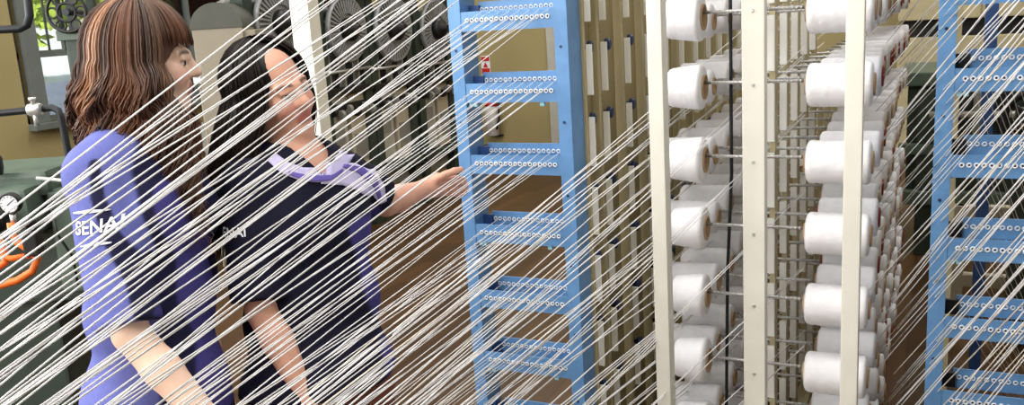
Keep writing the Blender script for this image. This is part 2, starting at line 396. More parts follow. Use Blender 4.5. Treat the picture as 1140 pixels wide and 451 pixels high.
# ------------------------------------------------------------------ tan rack of uprights beside the creel
RKX = -1.0
def rack_upright():
    e = empty('rack_upright', (RKX, 2.7, 0), 'x', 'rack upright')
    MB().box(-.012, .012, .035, .235, 0, 2.3).build('panel', TAND, e)  # same tan as the flange, its shading painted in
    MB().box(-.008, .034, 0.012, .036, 0, 2.3, .002).build('flange', TAN, e)
    for k, z in enumerate(np.arange(.24, 2.2, .219)):
        s = MB().box(.034, .054, .040, .050, z, z + .152, .002).build('guide_strip', CREAM2, e)
        kb = MB().lathe((.016, .105, z + .142), (1, 0, 0), [(0, .008), (.012, .009), (.013, .019), (.026, .019), (.030, .012)], 16).build('tension_knob', KNOB, e)
        MB().lathe((.012, .056, z - .018), (1, 0, 0), [(0, .007), (.014, .007)], 10).lathe((.012, .056, z - .036), (1, 0, 0), [(0, .006), (.014, .006)], 10).build('bolt', BLACK, e)
    return e
RU = rack_upright()
for k in range(18):
    o = RU if k == 0 else copy_tree(RU)
    o.location = (RKX, 2.66 + .236 * (k - 1), 0)
    if k == 0: o.location = (RKX, 2.549, 0); o.scale = (1, .50, 1)
    else: o.scale = (1, 1, 1); o['group'] = 'tan rack uprights'
    o['label'] = 'tan rack upright with white strips and blue knobs, %s back from the narrow blue frame' % ORD[k]

# ------------------------------------------------------------------ yarns (one object per strand)
def yarn_mesh(name, mt):
    m = MB(); n = 8
    m.lathe((0, 0, 0), (0, 0, 1), [(t / 4, 1) for t in range(5)], n, cap=False)
    return m.mesh(name, mt)
YM = [yarn_mesh('yarn_strand', YARNM), yarn_mesh('yarn_strand_ivory', YARNT)]
n_yarn = 0
def yarn(a, b, r, label, group, k=0):
    global n_yarn
    a = V(a); b = V(b); d = b - a
    o = bpy.data.objects.new('yarn_strand', YM[k]); COL.objects.link(o)
    o.location = a; o.rotation_mode = 'QUATERNION'; o.rotation_quaternion = Vector((0, 0, 1)).rotation_difference(d.normalized()); o.scale = (r, r, d.length)
    n_yarn += 1
    return tag(o, label, 'yarn', group)
LA = 'taut white yarn slanting from the narrow blue frame down past the two women'
LB = 'taut yarn from the creel bobbins sloping down in front of the narrow blue frame'
LC = 'taut yarn rising from the long bobbins across the blue frame beyond them'
LD = 'thin yarn slanting down behind the openings of the blue frame beyond the long bobbins'
def ext(a, b, t): a = np.array(a, float); b = np.array(b, float); return a + (b - a) * t
for i, z in enumerate(ROWS):
    for k in range(16):
        u = k / 16; rear = k % 2
        xe = F1X + .042 + .022 + k * .0165
        s = np.array([xe, F1Y, z]) if not rear else np.array([xe + .014, F1Y + .068, z + .030])
        if i == 0 and k % 3: continue
        yy = 262 + (2.02 - z) / 1.53 * 610 + (u - .5) * 75 + rng.gauss(0, 24) - (22 if rear else 0)
        yy = max(yy, 228 + rng.uniform(0, 70))
        ys_ = 103 + (1.36 - z) * 340 - (14 if rear else 0); xs_ = 522 + u * 95
        if i < 8 and abs(ys_ + (yy - ys_) * (xs_ - 118) / xs_ - 247) < 9: yy += 22
        tgt = at(0, yy, .74 + .1 * u + rng.gauss(0, .03))
        yarn(s, ext(s, tgt, 1.18), .00095, LA, 'yarns crossing before the women', 0)
for i in range(46):
    t = i / 45
    y1 = 235 + 420 * t ** .9 + rng.gauss(0, 9); 
    if i % 2: y1 = yprev + rng.uniform(5, 8)
    yprev = y1
    d1 = 2.12 + rng.gauss(0, .04)
    a = at(575, y1, d1); ys = y1 - 285 - rng.gauss(0, 14) + (8 if i % 2 else 0)
    b = at(915 + rng.gauss(0, 12), ys, 4.1 + rng.random() * .3)
    e = ext(b, a, 1.55)
    yarn(b, e, rng.uniform(.0013, .0021), LB, 'yarns from the creel before the narrow frame', 1 if i % 5 == 0 else 0)
for i in range(18):
    y0 = (12, 92, 178, 258, 338, 412)[i % 6] + rng.uniform(30, 52) - (80 if i < 6 else 0)
    b = at(896, y0, 2.78 + rng.random() * .1); a = at(700, y0 + 196 * rng.gauss(.92, .05), 2.34)
    yarn(b, ext(b, a, 1.9), .0012, LB, 'yarns from the creel before the narrow frame', 0)
for i in range(70):
    y0 = 30 + 560 * (i + rng.random()) / 70; x0 = rng.uniform(962, 1004)
    a = at(x0, y0, rng.uniform(2.6, 3.4)); 
    x1 = 1210; y1 = y0 - (x1 - x0) * rng.gauss(1.14, .07)
    b = at(x1, y1, rng.uniform(1.2, 1.45))
    yarn(a, b, rng.choice((.0011, .0013, .0016)), LC, 'yarns rising from the long bobbins', 1 if i % 4 == 0 else 0)
for i, z in enumerate(ROWS[3:7]):
    for k in range(0, 8):
        xe = F2X + .042 + .022 + k * .0172
        zz = max(.06, z - .95 + rng.gauss(0, .03)); f = (z - zz) / .95
        yarn((xe, F2Y + .064, z + .046), (xe + .36 * f + rng.gauss(0, .02), F2Y + .064 + 1.35 * f, zz), .0011, LD, 'yarns behind the blue frame openings', 1)

# ------------------------------------------------------------------ things at the back of the hall
# cream column behind the dark-haired woman
c0 = at(340, 20, 4.0); cm = empty('steel_column', (c0[0], c0[1], 0), 'broad cream column standing behind the dark-haired woman', 'column')
MB().box(-.05, .05, -.04, .04, 0, 3.2, .006).build('shaft', CREAM, cm); MB().box(-.09, .09, -.08, .08, 0, .02, .004).build('foot_plate', CREAM, cm)

# round-topped guard with a dark cap
def F(yaw): return Matrix.Rotation(yaw, 4, 'Z')
g0 = atX(249, 31, -4.05); gd = empty('machine_guard', (g0[0], g0[1], 0), 'tall beige machine guard with dark domed cap, between the two heads', 'machine guard', rz=math.radians(26))
zc = g0[2]; rr = .155
MB().box(-rr, rr, -.14, .14, .1, zc, .008).build('body', GUARD, gd)
MB().box(-.05, rr + .07, -.12, .15, .1, zc - .02, .008).build('body_side', GUARD, gd)
MB().prism([(rr * 1.04 * math.cos(a), rr * 1.04 * math.sin(a) * .95) for a in np.linspace(0, math.pi, 25)], (0, -.15, zc), (1, 0, 0), (0, 0, 1), -.3).build('cap', CAPM, gd)
MB().box(-.12, .2, -.12, .12, 0, .1).build('plinth', GREEND, gd)
w0 = atX(223, 82, -3.9); sw = empty('switch_box', (w0[0] + .0, w0[1] - .02, w0[2]), 'small white switch box before the mouth of the brown-haired woman', 'switch box', rz=math.radians(26))
MB().box(-.022, .022, -.03, .03, -.055, .055, .008).build('housing', WHITE, sw)
MB().box(-.012, .012, -.036, -.028, -.02, .02, .002).build('rocker', GREYL, sw)
MB().tube([(0, .01, -.05), (0, .03, -.5), (0, .04, -w0[2] + .02)], .006, 8).build('conduit', GUARD, sw)

# row of ribbon looms with ribbed cast wheels
def loom(y, zc, R, label, k):
    e = empty('ribbon_loom', (-4.05, y, 0), label, 'loom', 'ribbon looms along the back')
    for dy in (-.265, .265): MB().box(-.05, .05, dy - .045, dy + .045, 0, zc + .25, .004).build('post', GREEND, e)
    MB().box(-.45, -.02, -.30, .30, .25, zc - .62, .01).build('casing', GREY, e)
    p = MB().box(-.02, .02, -.25, -.02, .45, zc - .48, .006).build('panel', GREYL, e); MB().box(.02, .028, -.2, -.07, .7, .82, .003).build('plate', GREY, p)
    p = MB().box(-.02, .02, .03, .25, .45, zc - .48, .006).build('panel', BEIGE, e)
    MB().box(.02, .028, .06, .22, .55, .75, .003).build('plate', GREY, p)
    MB().box(-.06, .07, -.31, .31, zc - .47, zc - .42, .004).build('rail', BLACK, e)
    MB().box(-.06, .05, -.31, .31, zc - .58, zc - .54, .004).build('rail', BLACK, e)
    MB().box(-.06, .08, -.31, .31, .38, .44, .004).build('rail', GREEND, e)
    MB().rod((.0, -.31, zc + .04), (.0, .31, zc + .04), .02).build('shaft', DARKST, e)
    # ribbed wheel facing the room
    m = MB(); m.lathe((.06, 0, zc), (1, 0, 0), [(0, R * .3), (0, R * .97), (.012, R), (.035, R), (.045, R * .95), (.03, R * .90), (.022, R * .5), (.03, R * .3)], 48)
    n = 40
    for i in range(n):
        a = 2 * math.pi * i / n; u = Vector((0, math.cos(a), math.sin(a))); t = Vector((0, -math.sin(a), math.cos(a)))
        c = Vector((.085, 0, zc)); b = [c + u * R * .48 + t * .005, c + u * R * .48 - t * .005, c + u * R * .93 - t * .008, c + u * R * .93 + t * .008]
        m.raw(b + [q + Vector((.018, 0, 0)) for q in b], [(4, 5, 6, 7), (0, 1, 5, 4), (1, 2, 6, 5), (2, 3, 7, 6), (3, 0, 4, 7)])
    wl = m.build('ribbed_wheel', DISC, e)
    MB().lathe((.08, 0, zc), (1, 0, 0), [(0, R * .36), (.05, R * .36), (.07, R * .30), (.075, R * .15), (.12, R * .12)], 28).build('hub', BLACK, wl)
    # heddle bank, springs and levers
    for j in range(7):
        yy = -.27 + j * .09
        MB().box(-.03, .03, yy - .012, yy + .012, zc - .42, zc - .18 + .05 * (j % 3), .003).build('lever', GREY if j % 2 else DARKST, e)
    MB().rod((.05, -.31, zc - .30), (.05, .31, zc - .30), .012).build('shaft', STEEL, e)
    for j in range(6):
        yy = -.25 + j * .1; MB().lathe((.06, yy, .95 - .03 * (j % 2)), (0, 1, 0), [(0, .03), (.006, .035), (.03, .035), (.036, .03)], 16).build('pulley', GREY if j % 3 else BLACK, e)
    MB().lathe((-.14, -.34, zc + .12), (0, 1, 0), [(.03, .04), (.06, .05), (.62, .05), (.64, .04)], 20).build('roller', GREY, e)
    MB().box(-.1, .1, -.315, .315, zc + .25, zc + .31, .004).build('top_beam', GREEND, e)
for k, (px, y, R) in enumerate([(308, 26, .25), (382, 33, .24), (434, 32, .265), (482, 32, .25)]):
    p = atX(px, y, -4.0)
    loom(p[1], p[2], R, ['ribbon loom whose ribbed wheel shows above the dark-haired head', 'ribbon loom right behind the cream column', 'ribbon loom with ribbed wheel midway between column and blue frame', 'ribbon loom nearest the narrow blue frame'][k], k)

# fire extinguisher, its sign and brackets on the back wall
q = atY(548, 140, YB - .12); s = 1.0
fx = empty('fire_extinguisher', (q[0], q[1], 0.22), 'pale fire extinguisher with red top seen through the narrow blue frame', 'fire extinguisher')
MB().lathe((0, 0, 0), (0, 0, 1), [(0, .06), (.01, .075), (.34, .075), (.40, .05), (.42, .025)], 24).build('cylinder', mat('extinguisher_label', lin(206, 200, 196), .5, var=.2), fx)
MB().lathe((0, 0, .34), (0, 0, 1), [(0, .077), (.04, .068), (.08, .03), (.1, .025)], 24).build('collar', RED, fx)
MB().box(-.02, .09, -.02, .02, .44, .47, .004).build('handle', BLACK, fx); MB().tube([(.04, 0, .45), (.11, -.02, .4), (.11, -.04, .2), (.08, -.05, .08)], .012, 8).build('hose', BLACK, fx)
MB().box(-.08, .08, .06, .13, -.02, .0, .002).build('bracket', DARKST, fx)
q = atY(541, 73, YB); sg = empty('safety_sign', (q[0], YB - .002, q[2]), 'narrow red and white safety sign on the wall above the extinguisher', 'sign')
MB().box(-.055, .055, -.006, 0, -.11, .11).build('board', WHITE, sg)
MB().box(-.05, .05, -.009, -.006, -.10, -.03).build('red_band', RED, sg); MB().box(-.05, .05, -.009, -.006, .05, .10).build('red_band', RED, sg)
MB().prism([(-.03, -.02), (.03, -.02), (0, .04)], (0, -.009, 0), (1, 0, 0), (0, 0, 1), -.002).build('arrow_mark', RED, sg)

# dark green loom and black wheel behind the second frame
q = atX(1020, 62, -.15)
gl = empty('green_loom', (.45, 6.1, 0), 'long dark green loom low behind the second blue frame', 'loom')
MB().box(-.62, 1.9, -.25, .45, .30, 1.02, .02).build('body', GREEND, gl)
MB().box(-.66, 1.95, -.30, .5, 1.02, 1.10, .01).build('top_rail', GREEN, gl)
MB().box(-.66, 1.95, -.34, -.27, .62, .68, .006).build('front_rail', GREEN, gl); MB().box(-.66, 1.95, -.36, -.27, .32, .40, .006).build('front_rail', GREEN, gl)
for x in (-.5, .35, 1.3): MB().box(x - .06, x + .06, -.33, .48, 0, 1.0, .006).build('leg', GREEND, gl)
for j in range(8): MB().box(-.40 + j * .13, -.36 + j * .13, -.34, -.25, .7, .98, .003).build('lever', GREY if j % 2 else DARKST, gl)
MB().rod((-.5, -.36, .86), (1.6, -.36, .86), .02).build('shaft', STEEL, gl)
q = atY(1133, 132, 4.3); hw = empty('black_wheel', (q[0] + .06, 4.3, 0), 'black handwheel on a green stand behind the second blue frame', 'handwheel')
m = MB(); m.torus((0, 0, q[2]), (0, 1, 0), .11, .016, 32, 8)
for k in range(5): a = k * 2 * math.pi / 5; m.rod((0, 0, q[2]), (.11 * math.cos(a), 0, q[2] + .11 * math.sin(a)), .009, 8)
m.build('wheel', BLACK, hw); MB().lathe((0, -.03, q[2]), (0, 1, 0), [(0, .02), (.01, .028), (.1, .028)], 16).build('hub', DARKST, hw)
MB().box(-.06, .06, .06, .16, 0, q[2] + .03, .006).build('stand', GREEND, hw)
q = atY(1100, 247, 4.7); br = empty('floor_rails', (.55, 4.7, 0), 'beige low rail rack on the floor behind the second blue frame', 'rail rack')
for z in (.16, .50): MB().box(-.50, 1.0, -.03, .03, z, z + .06, .005).build('rail', BEIGE, br)
for x in (-.44, .3, .94): MB().box(x - .025, x + .025, -.028, .028, 0, .56, .004).build('leg', BEIGE, br)
q = atY(1105, 0, 3.9); pb = empty('blue_post', (q[0], 3.9, 0), 'dark blue steel post behind the second blue frame', 'post')
MB().box(-.022, .022, -.02, .03, 0, 2.5, .003).build('shaft', BLUED, pb); MB().box(-.05, .05, -.05, .06, 0, .02, .002).build('foot_plate', BLUED, pb)
# tan cabinet high on the back wall, right side, with dark slot
q0 = atY(1080, 0, 8.6); cb = empty('wall_cabinet', (.55, 8.75, 0), 'wide tan cabinet against the back wall behind the second blue frame', 'cabinet')
MB().box(-.9, 1.6, 0, .45, 0, 1.15, .01).build('body', TAN, cb); MB().box(-.9, 1.6, 0, .45, 1.30, 2.1, .01).build('upper_body', TAN, cb); MB().box(-.86, 1.56, .1, .45, 1.15, 1.30).build('dark_slot', BLACK, cb)
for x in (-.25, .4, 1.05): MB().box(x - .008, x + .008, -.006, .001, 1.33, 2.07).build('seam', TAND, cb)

# ------------------------------------------------------------------ old green machine at the edge, with gauge, hoses and rail
gm = empty('green_machine', (-2.45, 1.86, 0), 'old grey-green machine behind the brown-haired woman', 'machine', rz=math.radians(25.8))
# local x = across the view, y = away
MB().box(-.45, .20, .02, .5, .78, 1.02, .015).build('body', GREEND, gm); MB().box(-.45, -.10, .06, .46, 0, .78, .01).build('pedestal', GREEND, gm)
MB().box(-.36, -.05, -.10, .2, 1.02, 1.17, .02).box(-.36, -.02, -.02, .3, 1.13, 1.21, .02).build('head', GREEN, gm)
MB().box(-.05, .18, .0, .12, 1.10, 1.145, .008).build('arm', GREEN, gm)
MB().box(-.03, .06, -.02, .14, .82, 1.14, .01).build('arm_bracket', GREEN, gm)
MB().box(.11, .19, .10, .3, .70, 1.235, .008).build('column', GREEN, gm)
MB().rod((-.04, -.04, 1.19), (.12, -.04, 1.165), .006).build('lever', STEEL, gm)
MB().lathe((-.16, -.06, 1.21), (0, 0, 1), [(0, .03), (.02, .034), (.05, .034), (.075, .022), (.09, .0)], 20, cap=False).build('knob', DARKST, gm)
MB().lathe((-.27, -.15, 1.09), (1, 0, 0), [(0, .025), (.02, .035), (.16, .035), (.18, .02)], 20).build('motor', BLACK, gm)
MB().tube([(.02, -.1, 1.1), (.035, -.12, 1.03), (.06, -.1, .95), (.05, -.08, .86)], .004, 6).build('wire', BLACK, gm)
gq = at(10, 227, 2.45)
ga = empty('pressure_gauge', (gq[0], gq[1], gq[2]), 'round pressure gauge with white face above the orange hose', 'gauge', rz=math.radians(28))
MB().lathe((0, .02, 0), (0, -1, 0), [(0, .024), (.002, .029), (.022, .029), (.024, .026), (.02, .024)], 32).build('case', BLACK, ga)
fc = MB().lathe((0, -.0005, 0), (0, -1, 0), [(0, .0235), (.001, .0235)], 32).build('dial', WHITE, ga)
m = MB()
for k in range(11):
    a = math.radians(225 - 27 * k); m.prism([(-.0006, .017), (.0006, .017), (.0006, .0215), (-.0006, .0215)], (0, -.002, 0), (math.sin(a), 0, -math.cos(a)), (math.cos(a), 0, math.sin(a)), .0004)
m.build('tick_mark', BLACK, fc)
MB().prism([(-.0012, -.006), (.0012, -.006), (.0006, .017), (-.0006, .017)], (0, -.0022, 0), (.6, 0, -.8), (.8, 0, .6), .0006).build('needle', BLACK, fc)
MB().rod((0, .008, -.029), (0, .008, -.06), .008).build('stem', STEEL, ga)
hp = lambda px, py, d=2.45: at(px, py, d)
oh = tag(MB().tube([hp(12, 248), hp(14, 262), hp(20, 270), hp(33, 278), hp(42, 288), hp(36, 302), hp(20, 312), hp(0, 318), hp(-30, 322)], .0105, 12).tube([hp(-4, 262), hp(4, 276), hp(6, 292), hp(-6, 300)], .0095, 12).tube([hp(-8, 284), hp(12, 288), hp(34, 284)], .008, 10).build('air_hose', ORANGE), 'orange hoses looping below the round pressure gauge', 'hose')
vv = empty('hose_valve', tuple(hp(37, 270, 2.44)), 'black valve block on the orange hose', 'valve', rz=math.radians(26))
MB().box(-.02, .02, -.02, .02, -.035, .035, .006).build('body', BLACK, vv); MB().lathe((0, 0, .03), (0, 0, 1), [(0, .012), (.02, .012), (.022, .018), (.035, .018)], 16).build('cap', DARKST, vv)
hr = tag(MB().tube([at(-60, 131, 2.75), at(0, 126, 2.75), at(40, 122, 2.75), at(58, 120, 2.75), at(65, 123, 2.75), at(68, 131, 2.75), at(76, 170, 2.78), at(84, 230, 2.8)], .011, 10).build('pipe_rail', DARKST), 'bent dark pipe rail crossing below the window', 'rail')
for px, py in ((38, 122), (44, 132)):
    p = at(px, py, 2.72)
m = MB(); p = V(at(39, 122, 2.74))
cl = empty('pipe_clamp', p, 'bright metal clamp fitting on the bent dark pipe rail', 'clamp', rz=math.radians(26))
MB().lathe((-.02, 0, 0), (1, 0, 0), [(0, .017), (.008, .02), (.032, .02), (.04, .017)], 16).build('sleeve', STEEL, cl); MB().rod((0, -.005, -.01), (0, -.005, -.05), .007).build('bolt', STEEL, cl)
MB().lathe((0, -.006, .012), (0, 0, 1), [(0, .006), (.014, .006), (.016, .011), (.026, .011)], 12).build('cap', STEEL, cl)
tb = tag(MB().tube([at(-60, 36, 2.9), at(0, 33, 2.9), at(22, 32, 2.9), at(30, 28, 2.9), at(33, 18, 2.9), at(30, -10, 2.9), at(24, -60, 2.9), at(20, -420, 2.9), at(16, -520, 3.1)], .013, 10).build('bent_pipe', DARKST), 'bent dark pipe at the top corner before the olive wall', 'pipe')
# green column machine with ornate handwheel in front of the window
p = at(97, 100, 3.6); om = empty('press_machine', (p[0], p[1], 0), 'dark green column machine with curly iron wheel before the window', 'machine', rz=math.radians(26))
MB().box(-.035, .12, -.05, .12, 0, 1.60, .01).build('column', GREEND, om)
m = MB(); z0 = at(86, 14, 3.6)[2]
m.torus((0.0, -.07, z0), (0, 1, 0), .075, .007, 28, 6); m.torus((0.0, -.07, z0), (0, 1, 0), .035, .006, 20, 6)
for k in range(6): a = k * math.pi / 3; m.torus((.055 * math.cos(a), -.07, z0 + .055 * math.sin(a)), (0, 1, 0), .02, .004, 14, 6)
m.build('wheel', BLACK, om)
MB().rod((0, -.08, z0), (0, .05, z0), .014).build('shaft', DARKST, om); MB().box(-.05, -.035, -.05, -.03, 1.55, z0 + .3, .002).box(.06, .09, -.03, .0, 1.55, z0 + .4, .003).build('frame', GREEND, om)
MB().box(-.06, .14, -.06, .14, 1.59, 1.63, .004).build('table', GREEN, om)

# ------------------------------------------------------------------ people: smooth implicit bodies meshed on a grid
YAW = math.radians(25.8)
RZI = np.array([[math.cos(YAW), math.sin(YAW), 0], [-math.sin(YAW), math.cos(YAW), 0], [0, 0, 1]])
class Field:
    def __init__(s, lo, hi, h):
        s.lo = np.array(lo, float); s.h = h; s.n = np.ceil((np.array(hi) - s.lo) / h).astype(int) + 1
        s.F = np.full(s.n, 1.0, np.float32)
    def _win(s, lo, hi):
        a = np.clip(np.floor((np.array(lo) - s.lo) / s.h).astype(int), 0, s.n - 1); b = np.clip(np.ceil((np.array(hi) - s.lo) / s.h).astype(int) + 1, 1, s.n)
        g = [(s.lo[i] + s.h * np.arange(a[i], b[i])).astype(np.float32) for i in range(3)]
        return tuple(slice(a[i], b[i]) for i in range(3)), g[0][:, None, None], g[1][None, :, None], g[2][None, None, :]
    def _mix(s, sl, d, k, op):
        A = s.F[sl]
        if op == '-': d = -d
        if k <= 0: s.F[sl] = np.minimum(A, d) if op == '+' else np.maximum(A, d); return
        if op == '+':
            h = np.maximum(k - np.abs(A - d), 0) / k; s.F[sl] = np.minimum(A, d) - h * h * k * .25
        else:
            h = np.maximum(k - np.abs(A - d), 0) / k; s.F[sl] = np.maximum(A, d) + h * h * k * .25
    def cone(s, p, q, r1, r2, k=.02, op='+'):
        p = np.array(p, float); q = np.array(q, float); m = max(r1, r2) + k + 3 * s.h
        sl, X, Y, Z = s._win(np.minimum(p, q) - m, np.maximum(p, q) + m)
        ba = q - p; L2 = max(ba.dot(ba), 1e-9); t = np.clip(((X - p[0]) * ba[0] + (Y - p[1]) * ba[1] + (Z - p[2]) * ba[2]) / L2, 0, 1)
        d = np.sqrt((X - p[0] - t * ba[0]) ** 2 + (Y - p[1] - t * ba[1]) ** 2 + (Z - p[2] - t * ba[2]) ** 2) - (r1 + (r2 - r1) * t)
        s._mix(sl, d, k, op); return s
    def ell(s, c, r, R=None, k=.02, op='+'):
        c = np.array(c, float); r = np.array(r, float); m = max(r) + k + 3 * s.h
        sl, X, Y, Z = s._win(c - m, c + m); X = X - c[0]; Y = Y - c[1]; Z = Z - c[2]
        if R is None: R = np.eye(3)
        a = X * R[0, 0] + Y * R[1, 0] + Z * R[2, 0]; b = X * R[0, 1] + Y * R[1, 1] + Z * R[2, 1]; e = X * R[0, 2] + Y * R[1, 2] + Z * R[2, 2]
        k0 = np.sqrt((a / r[0]) ** 2 + (b / r[1]) ** 2 + (e / r[2]) ** 2); k1 = np.sqrt((a / r[0] ** 2) ** 2 + (b / r[1] ** 2) ** 2 + (e / r[2] ** 2) ** 2) + 1e-6
        s._mix(sl, k0 * (k0 - 1) / k1, k, op); return s
    def plane(s, p, n, k=.004):
        """keeps the side n points away from"""
        p = np.array(p, float); n = np.array(n, float); n = n / np.linalg.norm(n)
        sl, X, Y, Z = s._win(s.lo, s.lo + s.h * s.n); d = (X - p[0]) * n[0] + (Y - p[1]) * n[1] + (Z - p[2]) * n[2]
        s.F = np.maximum(s.F, d.astype(np.float32)); return s
    def cutcyl(s, p, n, R, h):
        """cuts away a disc-shaped slab (to end a sleeve cleanly) on the +n side of p within radius R and height h"""
        p = np.array(p, float); n = np.array(n, float); n = n / np.linalg.norm(n); m = R + h
        sl, X, Y, Z = s._win(p - m, p + m); X = X - p[0]; Y = Y - p[1]; Z = Z - p[2]
        t = X * n[0] + Y * n[1] + Z * n[2]; rad = np.sqrt(np.maximum(X * X + Y * Y + Z * Z - t * t, 0))
        d = np.maximum(np.maximum(-t, t - h), rad - R); s.F[sl] = np.maximum(s.F[sl], -d); return s
    def nets(s):
        F = s.F; ins = F < 0; cnt = np.zeros(np.array(F.shape) - 1, np.uint8)
        for dx in (0, 1):
            for dy in (0, 1):
                for dz in (0, 1): cnt += ins[dx:F.shape[0] - 1 + dx, dy:F.shape[1] - 1 + dy, dz:F.shape[2] - 1 + dz]
        act = (cnt > 0) & (cnt < 8); I = np.argwhere(act); idx = np.full(act.shape, -1, np.int32); idx[tuple(I.T)] = np.arange(len(I))
        acc = np.zeros((len(I), 3)); num = np.zeros(len(I))
        cor = [(a, b, c) for a in (0, 1) for b in (0, 1) for c in (0, 1)]
        val = {c: F[I[:, 0] + c[0], I[:, 1] + c[1], I[:, 2] + c[2]].astype(float) for c in cor}
        for a in cor:
            for ax in range(3):
                if a[ax] == 0:
                    b = list(a); b[ax] = 1; b = tuple(b); va, vb = val[a], val[b]; m = (va < 0) != (vb < 0)
                    t = np.where(m, va / np.where(m, va - vb, 1), 0); p = np.tile(np.array(a, float), (len(I), 1)); p[:, ax] += t
                    acc[m] += p[m]; num[m] += 1
        vs = s.lo + s.h * (I + acc / num[:, None]); fs = []
        for ax in range(3):
            o1, o2 = [i for i in range(3) if i != ax]
            A = [slice(None)] * 3; B = [slice(None)] * 3; A[ax] = slice(0, -1); B[ax] = slice(1, None)
            ia, ib = ins[tuple(A)], ins[tuple(B)]; E = np.argwhere(ia != ib)
            ok = (E[:, o1] > 0) & (E[:, o2] > 0) & (E[:, o1] < F.shape[o1] - 1) & (E[:, o2] < F.shape[o2] - 1); E = E[ok]
            flip = ia[tuple(E.T)]; q = []
            for d1, d2 in ((-1, -1), (0, -1), (0, 0), (-1, 0)):
                C = E.copy(); C[:, o1] += d1; C[:, o2] += d2; q.append(idx[tuple(C.T)])
            Q = np.stack(q, 1); fl = flip if ax != 1 else ~flip
            Q[~fl] = Q[~fl][:, ::-1]; fs.append(Q)
        fs = np.concatenate(fs); fs = fs[(fs >= 0).all(1)]
        return vs, fs
def relax(vs, fs, it):
    for _ in range(it):
        acc = np.zeros_like(vs); n = np.zeros(len(vs))
        for k in range(4):
            a = fs[:, k]; b = fs[:, (k + 1) % 4]; np.add.at(acc, a, vs[b]); np.add.at(n, a, 1); np.add.at(acc, b, vs[a]); np.add.at(n, b, 1)
        vs = vs * .5 + acc / np.maximum(n, 1)[:, None] * .5
    return vs
def mesh_from(name, vs, fs, mt, tint=None):
    me = bpy.data.meshes.new(name); me.vertices.add(len(vs)); me.vertices.foreach_set('co', np.asarray(vs, np.float32).ravel())
    fs = np.asarray(fs, np.int32); me.loops.add(fs.size); me.loops.foreach_set('vertex_index', fs.ravel())
    me.polygons.add(len(fs)); me.polygons.foreach_set('loop_start', np.arange(0, fs.size, fs.shape[1], dtype=np.int32)); me.polygons.foreach_set('loop_total', np.full(len(fs), fs.shape[1], np.int32))
    me.polygons.foreach_set('use_smooth', np.ones(len(fs), bool)); me.update(calc_edges=True); me.validate()
    me.materials.append(mt)
    if tint is not None:
        a = me.color_attributes.new('tint', 'FLOAT_COLOR', 'POINT'); c = np.ones((len(vs), 4), np.float32); c[:, :3] = tint; a.data.foreach_set('color', c.ravel())
    return me
def unit(v): v = np.array(v, float); return v / np.linalg.norm(v)
def sstep(a, b, x): t = np.clip((x - a) / (b - a), 0, 1); return t * t * (3 - 2 * t)
def mixc(c, d, t): return c * (1 - t[:, None]) + np.array(d)[None, :] * t[:, None]
def dist_poly(pts, x, z):
    best = np.full(len(x), 9.); par = np.zeros(len(x)); n = len(pts) - 1
    for i in range(n):
        a = np.array(pts[i]); b = np.array(pts[i + 1]); d = b - a; t = np.clip(((x - a[0]) * d[0] + (z - a[1]) * d[1]) / d.dot(d), 0, 1)
        q = np.hypot(x - a[0] - t * d[0], z - a[1] - t * d[1]); m = q < best; best[m] = q[m]; par[m] = (i + t[m]) / n
    return best, par
def add_head(F, C, R, s=1.0):
    """R columns: forward, left, up"""
    P = lambda f, l, u: C + R @ (np.array([f, l, u]) * s)
    F.ell(P(-.015, 0, .028), np.array([.095, .074, .092]) * s, R, .01)
    F.ell(P(.030, 0, -.030), np.array([.062, .058, .078]) * s, R, .02)
    F.cone(P(.066, 0, -.098), P(.060, 0, -.092), .021 * s, .024 * s, .025)
    for sg in (-1, 1):
        F.cone(P(-.005, sg * .055, -.05), P(.062, sg * .012, -.098), .018 * s, .018 * s, .03)
        F.ell(P(.060, sg * .038, -.028), np.array([.026, .022, .024]) * s, R, .025)
        F.cone(P(.084, sg * .012, .020), P(.068, sg * .045, .022), .010 * s, .009 * s, .014)
        F.ell(P(.092, sg * .031, .002), np.array([.012, .014, .010]) * s, R, .012, '-')
        F.cone(P(.0865, sg * .019, .0105), P(.0790, sg * .043, .0095), .0062 * s, .0058 * s, .004)
        F.ell(P(-.012, sg * .074, -.012), np.array([.017, .008, .030]) * s, R, .008)
        F.cone(P(.094, sg * .010, -.027), P(.092, sg * .011, -.026), .0085 * s, .0085 * s, .008)
    F.cone(P(.086, 0, .014), P(.108, 0, -.022), .0085 * s, .0125 * s, .012)
    F.ell(P(.086, 0, -.053), np.array([.012, .024, .009]) * s, R, .010); F.ell(P(.085, 0, -.065), np.array([.012, .020, .009]) * s, R, .010)
    F.ell(P(.101, 0, -.0585), np.array([.008, .022, .0022]) * s, R, .004, '-')
    F.cone(P(-.020, 0, -.06), P(-.030, 0, -.15), .052 * s, .052 * s, .03)
def eyes(C, R, s, par):
    for sg in (-1, 1):
        p = C + R @ (np.array([.0765, sg * .031, .001]) * s)
        e = MB().lathe(p - R[:, 0] * .012, R[:, 0], [(.0, .003), (.004, .008), (.011, .0105), (.017, .008), (.0205, .004), (.0213, .0)], 16, cap=False).build('eye', EYEM, par)
        MB().lathe(p + R[:, 0] * .0070, R[:, 0], [(0, .0074), (.0022, .0064), (.0034, .0)], 14, cap=False).build('iris', IRIS, e)
